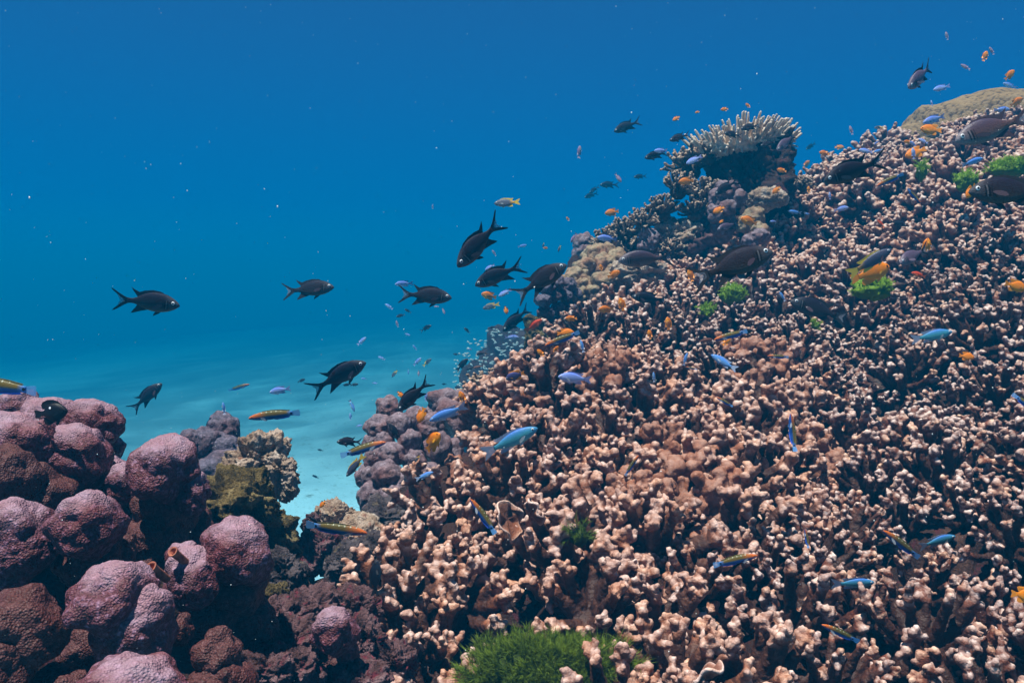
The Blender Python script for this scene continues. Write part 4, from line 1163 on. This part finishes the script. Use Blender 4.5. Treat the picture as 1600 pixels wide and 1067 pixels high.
FISH = [
 # open water, large dark chromis
 ('chromis',281,477,177,466,'swimming right, far left of all in open water'),
 ('chromis',522,448,440,456,'swimming right, alone in mid water between two others'),
 ('chromis',706,465,620,459,'swimming right above the hazy outcrop, tips of tail spread',),
 ('chromis',570,566,484,612,'tilted head-up above the blue sand, the nearest there',None,10),
 ('chromis',714,417,786,340,'diving steeply head-down, biggest in the open water',None,-18),
 ('chromis',742,446,820,412,'nosing down left just below the steep diving one'),
 ('chromis',885,413,802,466,'rising right with its snout at the cream lobed coral'),
 ('chromis',785,517,830,480,'diving left in front of the hazy outcrop',None,-15),
 ('chromis',622,641,672,592,'diving between the grey lilac coral knobs',1.35,-10,0,'nearly black fork-tailed fish'),
 ('chromis',250,601,207,640,'rising right above the back of the purple lobes',2.2,20),
 # slope
 ('chromis',1207,392,1078,438,'largest, swimming right before the foot of the shaded outcrop',1.05,0,0,'very dark fork-tailed fish'),
 ('brownchromis',966,407,1056,402,'facing left before the cream brown boulder'),
 ('chromis',987,463,1044,470,'facing left, small one below the reddish brown one'),
 ('chromis',1287,283,1386,248,'facing left over the saddle of the upper slope',1.3),
 ('brownchromis',1492,220,1612,182,'facing left near the top right corner of the reef',1.15,0,0,'brown scaled fork-tailed fish'),
 ('chromis',1513,299,1655,300,'cut by the right edge, facing left below the green cushion',.98,0,0,'olive dark scaled fish'),
 ('chromis',1235,470,1326,500,'facing left over mid slope with pale tail',None,0,.12),
 ('purplechromis',1402,413,1452,386,'turned toward the viewer right of the green algae cushion',1.45,-38,0,'slate mauve fork-tailed fish'),
 ('purplechromis',1415,141,1464,97,'diving toward the viewer in open water at the upper right',None,-32),
 ('chromis',959,206,1003,188,'nosing down left, alone left of the table coral'),
 ('chromis',1046,220,1079,209,'just left of the rim of the table coral'),
 ('chromis',1007,247,1044,238,'partly behind the lavender fish left of the outcrop'),
 ('purplechromis',1212,237,1245,207,'diving at the right rim of the table coral',2.3,-25,0,'striped-cheek mauve fish'),
 ('chromis',1117,304,1154,281,'before the white dimpled coral boulder'),
 ('chromis',1157,202,1189,195,'among the branches of the table coral',2.35),
 ('chromis',1131,208,1160,213,'under the front branches of the table coral',2.4,0,0,'grey fork-tailed fish'),
 ('chromis',1188,228,1213,221,'in the shade below the table coral, right part',2.4,0,0,'grey small fork-tailed fish'),
 ('purplechromis',1119,360,1156,347,'facing left beside the shaded orange fish',2.0,-20,0,'brownish mauve oval fish'),
 ('chromis',1415,352,1389,346,'facing right among upper finger corals',None,-15,0,'pale grey fish'),
 ('chromis',913,309,935,301,'lowest of three overlapping ones in open water left of the crest'),
 ('chromis',921,301,937,291,'middle of three overlapping ones in open water left of the crest'),
 ('chromis',937,289,968,289,'upper right of three overlapping ones in open water left of the crest'),
 ('chromis',990,277,1011,275,'faint in the haze left of the branching overhang',5.2),
 ('chromis',1259,234,1275,223,'tiny one in open water right of the outcrop'),
 ('chromis',1222,248,1236,236,'tiny one hanging under the mauve striped-cheek fish',2.6),
 ('dusky',1393,389,1327,430,'hovering over the orange fish above the algae cushion',1.40),
 ('chromis',526,690,568,690,'behind the wrasse over the blue sand channel',1.9,0,0,'dark round-backed fish'),
 ('dusky',541,744,570,709,'head-down beneath the wrasse by the grey knob stack',1.7,0,0,'dark slate fish with yellow tail'),
 ('black',608,661,624,686,'pressed against the grey lilac coral knobs',1.35),
 ('black',588,875,586,932,'hanging upright in the shaded hollow beside tan finger corals',1.0,0,0,'black narrow fish'),
 ('black',483,808,500,818,'half behind the tail of the long wrasse',1.25,0,0,'dark round little fish'),
 ('domino',106,642,52,648,'resting above the back purple lobes at the left',.90),
 # small dark ones over the sand
 ('chromis',674,508,656,518,'small, rising right over the sand left of the hazy outcrop',4.5),
 ('chromis',619,495,634,491,'small, facing left below the tail of the spread-tailed one',4.5),
 ('chromis',632,483,643,489,'tiny, just above another tiny one below the spread-tailed one',4.6),
 ('chromis',725,512,735,521,'tiny, pointing up left beside the hazy outcrop top',4.5),
 ('black',764,512,775,511,'oval, at the top of the hazy outcrop',3.8),
 ('black',731,560,713,579,'at the left shoulder of the hazy outcrop, rising right',3.0),
 ('brownchromis',743,554,762,550,'small before the glassfish school',2.8,0,0,'brown stubby fish'),
 ('redbrown',739,575,756,571,'blurred behind the pale branching bush',2.8,0,0,'tan brown oval fish'),
 ('black',728,577,741,574,'beside the tan brown fish behind the bush',3.2,0,0,'dark little oval fish'),
 ('black',708,553,717,554,'tiny dot over the sand left of the glassfish school',4.5),
 ('black',690,600,698,600,'tiny dot over the sand left of the bush coral',4.0),
 ('black',536,602,549,600,'left of two touching ones below the big head-up fish',3.2),
 ('black',560,600,547,602,'right of two touching ones below the big head-up fish',3.15),
 ('black',477,592,465,597,'tiny, between the lavender fish and big head-up fish',4.0),
 ('black',496,702,505,704,'tiny dot low over the blue sand',4.5),
 ('black',488,742,498,747,'tiny speck-like one near the bottom of the sand channel',4.5),
 ('yellowtail',612,589,621,578,'small, over the sand, pointing down left',4.0),
 ('yellowtail',754,482,781,475,'below the orange and lavender pair in mid water'),
 ('yellowtail',772,318,813,316,'alone high in open water above the steep diver'),
 ('yellowtail',674,560,661,572,'faint, over the sand near the hazy outcrop',4.6,0,0,'brownish fish with yellow fins'),
 ('yellowtail',1366,200,1380,199,'tiny, in open water left of the boulder dome',3.6),
 ('yellowtail',648,722,656,711,'tiny among the grey coral knobs',1.4,0,0,'tiny blue-grey fish with yellow tail'),
 ('dusky',848,387,850,379,'tiny dark one left of the slope',4),
 ('dusky',872,394,876,383,'pointing down, small, left of the grey hump coral',4,0,0,'small dark blue fish'),
 # orange damsels
 ('orange',945,334,967,330,'in open water just above the crest'),
 ('orange',1060,285,1084,282,'brightest, before the branching coral of the outcrop'),
 ('orange',1114,333,1132,323,'rising right on the white dimpled boulder'),
 ('orange',1157,341,1184,350,'in the shade by the smooth brown domed coral'),
 ('orange',1207,303,1219,291,'above the pale crusted ledge'),
 ('orange',1214,265,1229,268,'dim, inside the shade of the dark outcrop'),
 ('orange',1124,349,1130,343,'tiny, touching the brownish mauve oval fish',2.1),
 ('orange',1280,238,1296,241,'left of two level ones in open water right of the outcrop'),
 ('orange',1319,230,1304,230,'right of two level ones in open water right of the outcrop'),
 ('orange',1265,251,1255,262,'diving below the two level ones right of the outcrop'),
 ('orange',1263,291,1264,302,'tiny upright one over the saddle',2.6),
 ('orange',1051,189,1062,182,'in open water upper left of the table coral',3.2),
 ('orange',1086,177,1093,174,'tiny, in open water nearest the table coral top left',3.6),
 ('orange',1126,172,1138,170,'half hidden behind the left top branches of the table coral',3.1),
 ('orange',1165,162,1172,168,'tiny, over the middle of the table coral',2.9),
 ('orange',1438,201,1471,205,'plump, right under the boulder dome'),
 ('orange',1414,245,1446,233,'behind a pale lavender fish on the upper slope'),
 ('orange',1412,221,1424,223,'small head peeping near two lavender fish',2.3),
 ('orange',1585,110,1570,125,'rising right in the upper right water above a lavender one',2.6),
 ('orange',1542,80,1536,96,'upright, highest orange one in the open water',3.0),
 ('orange',1598,154,1577,166,'over the boulder dome at the right edge',2.6),
 ('orange',1510,310,1524,288,'peeping out before the face of the olive scaled fish',1.15),
 ('red',1371,344,1382,356,'diving among the upper finger corals',2.0),
 ('orange',1450,372,1446,396,'upright behind the slate mauve fish',1.6),
 ('orange',1390,416,1331,437,'long one just above the green algae cushion',1.46,0,0,'bright orange slender fish'),
 ('red',1424,426,1448,433,'under the belly of the slate mauve fish',1.6),
 ('orange',1604,452,1568,442,'cut by the right edge beside dark crevice',1.35),
 ('orange',1523,559,1497,555,'facing right over the white-tipped corals at the right'),
 ('orange',1625,932,1577,926,'cut by the right edge low down in the dark gap',.85),
 ('orange',846,499,821,518,'',2.0) if False else ('red',847,499,821,518,'rising right before the hazy outcrop edge',2.0),
 ('orange',897,519,870,521,'just above the wrasse at the left edge of finger corals'),
 ('orange',873,541,864,549,'small one under the tail of that wrasse above the left coral edge',1.9),
 ('orange',839,546,850,556,'curling at the water edge of the slope',1.9),
 ('orange',883,498,902,497,'below the dark lilac coral knobs'),
 ('orange',935,484,960,482,'facing left on the pale green crusted rock'),
 ('orange',969,465,974,486,'upright beside the small dark striped-cheek fish'),
 ('orange',969,424,949,433,'facing right under the cream brown boulder'),
 ('orange',938,413,940,423,'tiny, on the uppermost cream lobed coral',2.4),
 ('orange',1076,420,1082,440,'upright at the tail of the very dark largest fish'),
 ('orange',1043,495,1045,516,'upright among upper finger corals, left of mossy algae'),
 ('orange',1014,515,1016,530,'small upright one among finger corals, lower left of another'),
 ('orange',1142,527,1129,539,'under the belly of the mid slope wrasse',1.55),
 ('orange',718,611,726,630,'head-up on the grey lilac hump'),
 ('orange',654,661,663,636,'upright beside the nearly black diving fish',1.35,0,0,'deep orange oval fish'),
 ('orange',631,622,621,611,'half hidden behind the nearly black diving fish',1.6,0,0,'dull orange fish'),
 ('orange',688,676,664,706,'turned toward the viewer with spread fins on the dark rock',1.05,-35,0,'vivid orange fish'),
 ('orange',752,459,776,465,'in mid water under the left-nosing dark fish'),
 ('orange',792,491,789,478,'tiny upright one above the left-diving dark fish',2.6),
 ('orange',856,388,848,387,'tiny one in open water left of the grey hump coral',4),
 ('orange',885,339,889,345,'speck-sized one in open water left of the crest',4.5),
 ('orange',500,793,508,781,'alone low over the blue sand channel',2.4,0,0,'yellow orange fish'),
 # lavender and blue
 ('lavender',933,371,965,374,'large oval on the crest below the plump orange one',2.1,0,0,'bright lavender blue fish'),
 ('lavender',1022,236,1043,235,'overlapping the dark fish left of the outcrop',2.3),
 ('lavender',1072,256,1097,244,'before the branching coral of the outcrop',2.2),
 ('lavender',1442,192,1478,181,'long one along the foot of the boulder dome',2.0),
 ('lavender',1578,171,1552,172,'facing right before the boulder dome at the right'),
 ('lavender',1458,141,1485,134,'in open water below the mauve diving fish'),
 ('lavender',1567,130,1588,138,'just under the orange one in the upper right water'),
 ('lavender',1455,157,1457,167,'tiny one end-on in open water above the boulder dome',3.2),
 ('pink',1501,101,1516,109,'faint, in the upper right water',3.6),
 ('pink',1546,74,1553,86,'beside the highest orange one',3.2,0,0,'white and mauve fish'),
 ('pink',1478,50,1481,63,'faint, topmost of all fish',4.2),
 ('pink',1328,197,1332,211,'upright bluish, in open water left of the boulder dome',3.4,0,0,'blue and orange small fish'),
 ('lavender',1421,221,1432,229,'head-on pale, between two orange ones on the upper slope',2.2,-30),
 ('lavender',1426,231,1428,249,'upright before an orange one on the upper slope',2.1),
 ('lavender',1435,217,1450,224,'dull, just right of the pale head-on one',2.4),
 ('lavender',1342,234,1364,238,'over the saddle edge of the upper slope',2.3),
 ('blue',1365,238,1380,233,'small, right of the lavender one at the saddle edge',2.4),
 ('lavender',1366,226,1374,220,'tiny faint one above the saddle edge',3.2),
 ('blue',1536,247,1502,259,'bright, facing right above the dim algae gap',1.7),
 ('lavender',1326,324,1302,329,'among the upper pale finger corals'),
 ('blue',1231,330,1253,333,'small, facing left on the upper finger corals'),
 ('blue',1265,335,1256,333,'tiny, right beside the small left-facing one',2.4),
 ('lavender',1296,300,1297,312,'tiny upright one below the tail of the saddle fish',2.3),
 ('lavender',1203,346,1213,346,'tiny round one right of the smooth brown domed coral',2.2),
 ('teal',1488,518,1423,531,'facing right on the right part of the slope',1.25,0,0,'blue teal fish'),
 ('blue',1218,456,1227,471,'tiny pale one at the snout of the pale-tailed dark fish',1.7),
 ('blue',1111,554,1151,578,'vivid, heading up left over the finger corals',1.45),
 ('blue',1074,551,1068,572,'small upright one left of the vivid one',1.6),
 ('blue',1021,581,1022,597,'tiny upright one over tan finger corals',1.6),
 ('blue',907,531,912,551,'small upright one under the tail of the left wrasse',1.8),
 ('lavender',872,588,925,594,'round, facing left above the tan finger corals',1.45,0,0,'large pale lavender blue fish'),
 ('teal',840,668,753,710,'facing right, largest pale one over tan finger corals',1.12,0,0,'large powder blue fish'),
 ('blue',671,657,730,634,'curved over the grey lilac hump',1.35,0,-.15,'large dusty blue fish'),
 ('blue',677,737,649,749,'small one among the grey knobs by tan coral tips',1.25,0,0,'bright blue small fish'),
 ('bicolor',790,592,820,582,'at the top of the pale branching bush',1.65),
 ('lavender',811,527,788,527,'in front of the hazy outcrop top',2.6),
 ('lavender',737,545,730,546,'tiny pale one in the glassfish school',3.4),
 ('lavender',779,463,799,452,'right beside the orange one in mid water',3.0),
 ('lavender',823,383,809,386,'faint one in open water right of the steep diver',4.5),
 ('pink',906,228,904,248,'faint upright one in open water left of the lone chromis',4.0,0,0,'faint violet fish'),
 ('lavender',617,444,646,443,'faint, behind the spread tail of a dark fish',3.0),
 ('pink',971,285,961,271,'in open water above the three overlapping dark fish',3.2,0,0,'small mauve fish'),
 ('pink',892,379,901,364,'at the grey hump coral by the water',3.0,0,0,'dull purple fish'),
 ('lavender',758,422,773,413,'small dark one behind the left-nosing dark fish',3.0,0,0,'dim lavender fish'),
 ('pink',769,391,775,400,'tiny, right of the steep diver belly',4.2),
 ('lavender',602,475,614,483,'small, left below the spread-tailed dark fish',4.2),
 ('pink',619,501,622,511,'tiny, over the far sand',4.6),
 ('pink',678,479,686,479,'tiny, under the belly of the spread-tailed dark fish',4.2),
 ('pink',695,491,691,481,'tiny upright, right below the spread-tailed dark fish',4.4),
 ('pink',676,320,676,327,'speck-sized, high in open water',5),
 ('lavender',641,524,632,521,'tiny, over the far patch reef',4.6),
 ('lavender',645,539,651,547,'tiny, below the other one at the far patch reef',4.8),
 ('lavender',658,559,646,571,'rising right over the sand before the far haze',4.0),
 ('lavender',591,557,602,562,'tiny, left over the far patch reef',4.6),
 ('lavender',572,527,558,539,'rising right over the far wide patch reef',3.8),
 ('lavender',564,591,573,592,'tiny, right of the head-up dark fish snout',4.8),
 ('lavender',590,599,581,598,'dull tiny one right of two touching dark ones',4.6),
 ('blue',638,585,638,576,'tiny dull upright one over the sand',4.6),
 ('pink',654,588,654,578,'tiny faint upright one over the sand',5),
 ('lavender',421,613,455,606,'round, facing left between two wrasses',2.2,0,0,'pale lavender round fish'),
 ('blue',348,628,351,648,'upright, tail on the grey purple knob',1.5,0,0,'blue and pinkish small fish'),
 ('blue',554,643,546,624,'upright over the sand channel',2.4),
 ('lavender',547,645,548,657,'tiny pale one under the upright blue one',3.6),
 ('lavender',566,664,556,666,'tiny, over the sand left of the knob stack',3.6),
 ('lavender',667,614,665,627,'faint, behind the nearly black diver tail',3.4),
 ('teal',1366,909,1300,914,'facing right in the lower right dark gap'),
 ('teal',1493,837,1434,853,'facing right, slim, in the right dark gap',1.15),
 # wrasses
 ('wrasse',388,653,470,643,'facing left over the tan rock knob',1.35),
 ('wrasse',390,600,357,610,'small one in open water over the grey purple knob'),
 ('wrasse',-62,596,62,610,'cut by the left edge of the view',.95,0,0,'yellow-backed slim fish'),
 ('wrasse',603,690,532,712,'crossing before the grey lilac knob stack',1.35),
 ('wrasse',574,832,476,821,'long one over the tan rock slab',1.1),
 ('wrasse',735,779,774,833,'steeply slanting before the thin tan plate',1.0,0,.10,'green slim fish with blue tail'),
 ('wrasse',998,711,976,742,'dark slanting one among tan finger corals',1.1),
 ('wrasse',1236,646,1238,705,'upright curved one in the right middle',1.15,0,.35),
 ('wrasse',1184,867,1113,882,'level one in the dark gap right of centre',1.0),
 ('wrasse',1380,828,1436,871,'slanting down right in the large dark gap',1.0),
 ('wrasse',1284,975,1342,1002,'lowest, slanting down right in shadow',.82),
 ('wrasse',1258,826,1262,855,'small upright one left of the large dark gap',1.0,0,.3),
 ('wrasse',1630,650,1584,616,'blue one cut by the right edge',1.1),
 ('wrasse',851,540,906,519,'facing left at the left edge of the finger corals',1.75),
 ('wrasse',1115,531,1169,517,'mid slope, facing left over an orange fin',1.5),
 ('redbrown',1114,530,1086,535,'touching the snout of the mid slope wrasse',1.6),
 ('wrasse',1199,556,1233,558,'small flat one right of the vivid blue fish',1.55),
 ('wrasse',1119,620,1145,635,'dark, diving left among the middle corals',1.35),
 ('wrasse',1071,573,1089,577,'tiny, at the tail of the small upright blue fish',1.5),
 ('wrasse',1369,291,1410,272,'facing left behind the tail of the saddle fish',1.75),
 ('wrasse',1439,318,1417,295,'slanting up left, with a yellow back on the upper slope',1.7),
]
for f_ in FISH: fish(*f_)
print('fish', len(FISH))

# ------------------------------------------------------------------ drifting particles in the water
def specks():
    rr = np.random.default_rng(21); v, f = ico(1); mb = MB()
    for i in range(1500):
        px, py = rr.random() * 1700 - 50, rr.random() * 1100 - 20
        d = .35 + 2.4 * rr.random() ** 1.3
        if scene_depth(px, py) < d + .05: continue
        s = (.00012 + .00042 * rr.random() ** 5) * (.5 + .7 * d)
        mb.add(v * s * (1, 1, .7 + rr.random()) + at(px, py, d), f)
    V, F = mb.get(); n = NT('pale_speck')
    o = link('drifting_particles', mk_mesh('drifting_particles', V, F, [n.done((.8, .8, .76), .6)]))
    o['kind'] = 'stuff'
specks()
# ------------------------------------------------------------------ the water itself, as haze
def haze():
    bm = bmesh.new()
    bmesh.ops.create_cube(bm, size=1.0)
    for v in bm.verts:
        v.co = ((v.co.x) * 86, 24 + v.co.y * 78, -3.75 + v.co.z * 10.4)
    me = bpy.data.meshes.new('haze'); bm.to_mesh(me); bm.free()
    m = bpy.data.materials.new('water_haze'); m.use_nodes = True
    t = m.node_tree; t.nodes.clear()
    o = t.nodes.new('ShaderNodeOutputMaterial'); v = t.nodes.new('ShaderNodeVolumePrincipled')
    v.inputs['Color'].default_value = (0.0, 0.155, 0.355, 1)
    v.inputs['Density'].default_value = 0.15
    v.inputs['Absorption Color'].default_value = (0.0, 0.30, 0.51, 1)
    v.inputs['Anisotropy'].default_value = 0.0
    t.links.new(v.outputs[0], o.inputs['Volume'])
    me.materials.append(m)
    h = link('haze', me); h['kind'] = 'stuff'
haze()
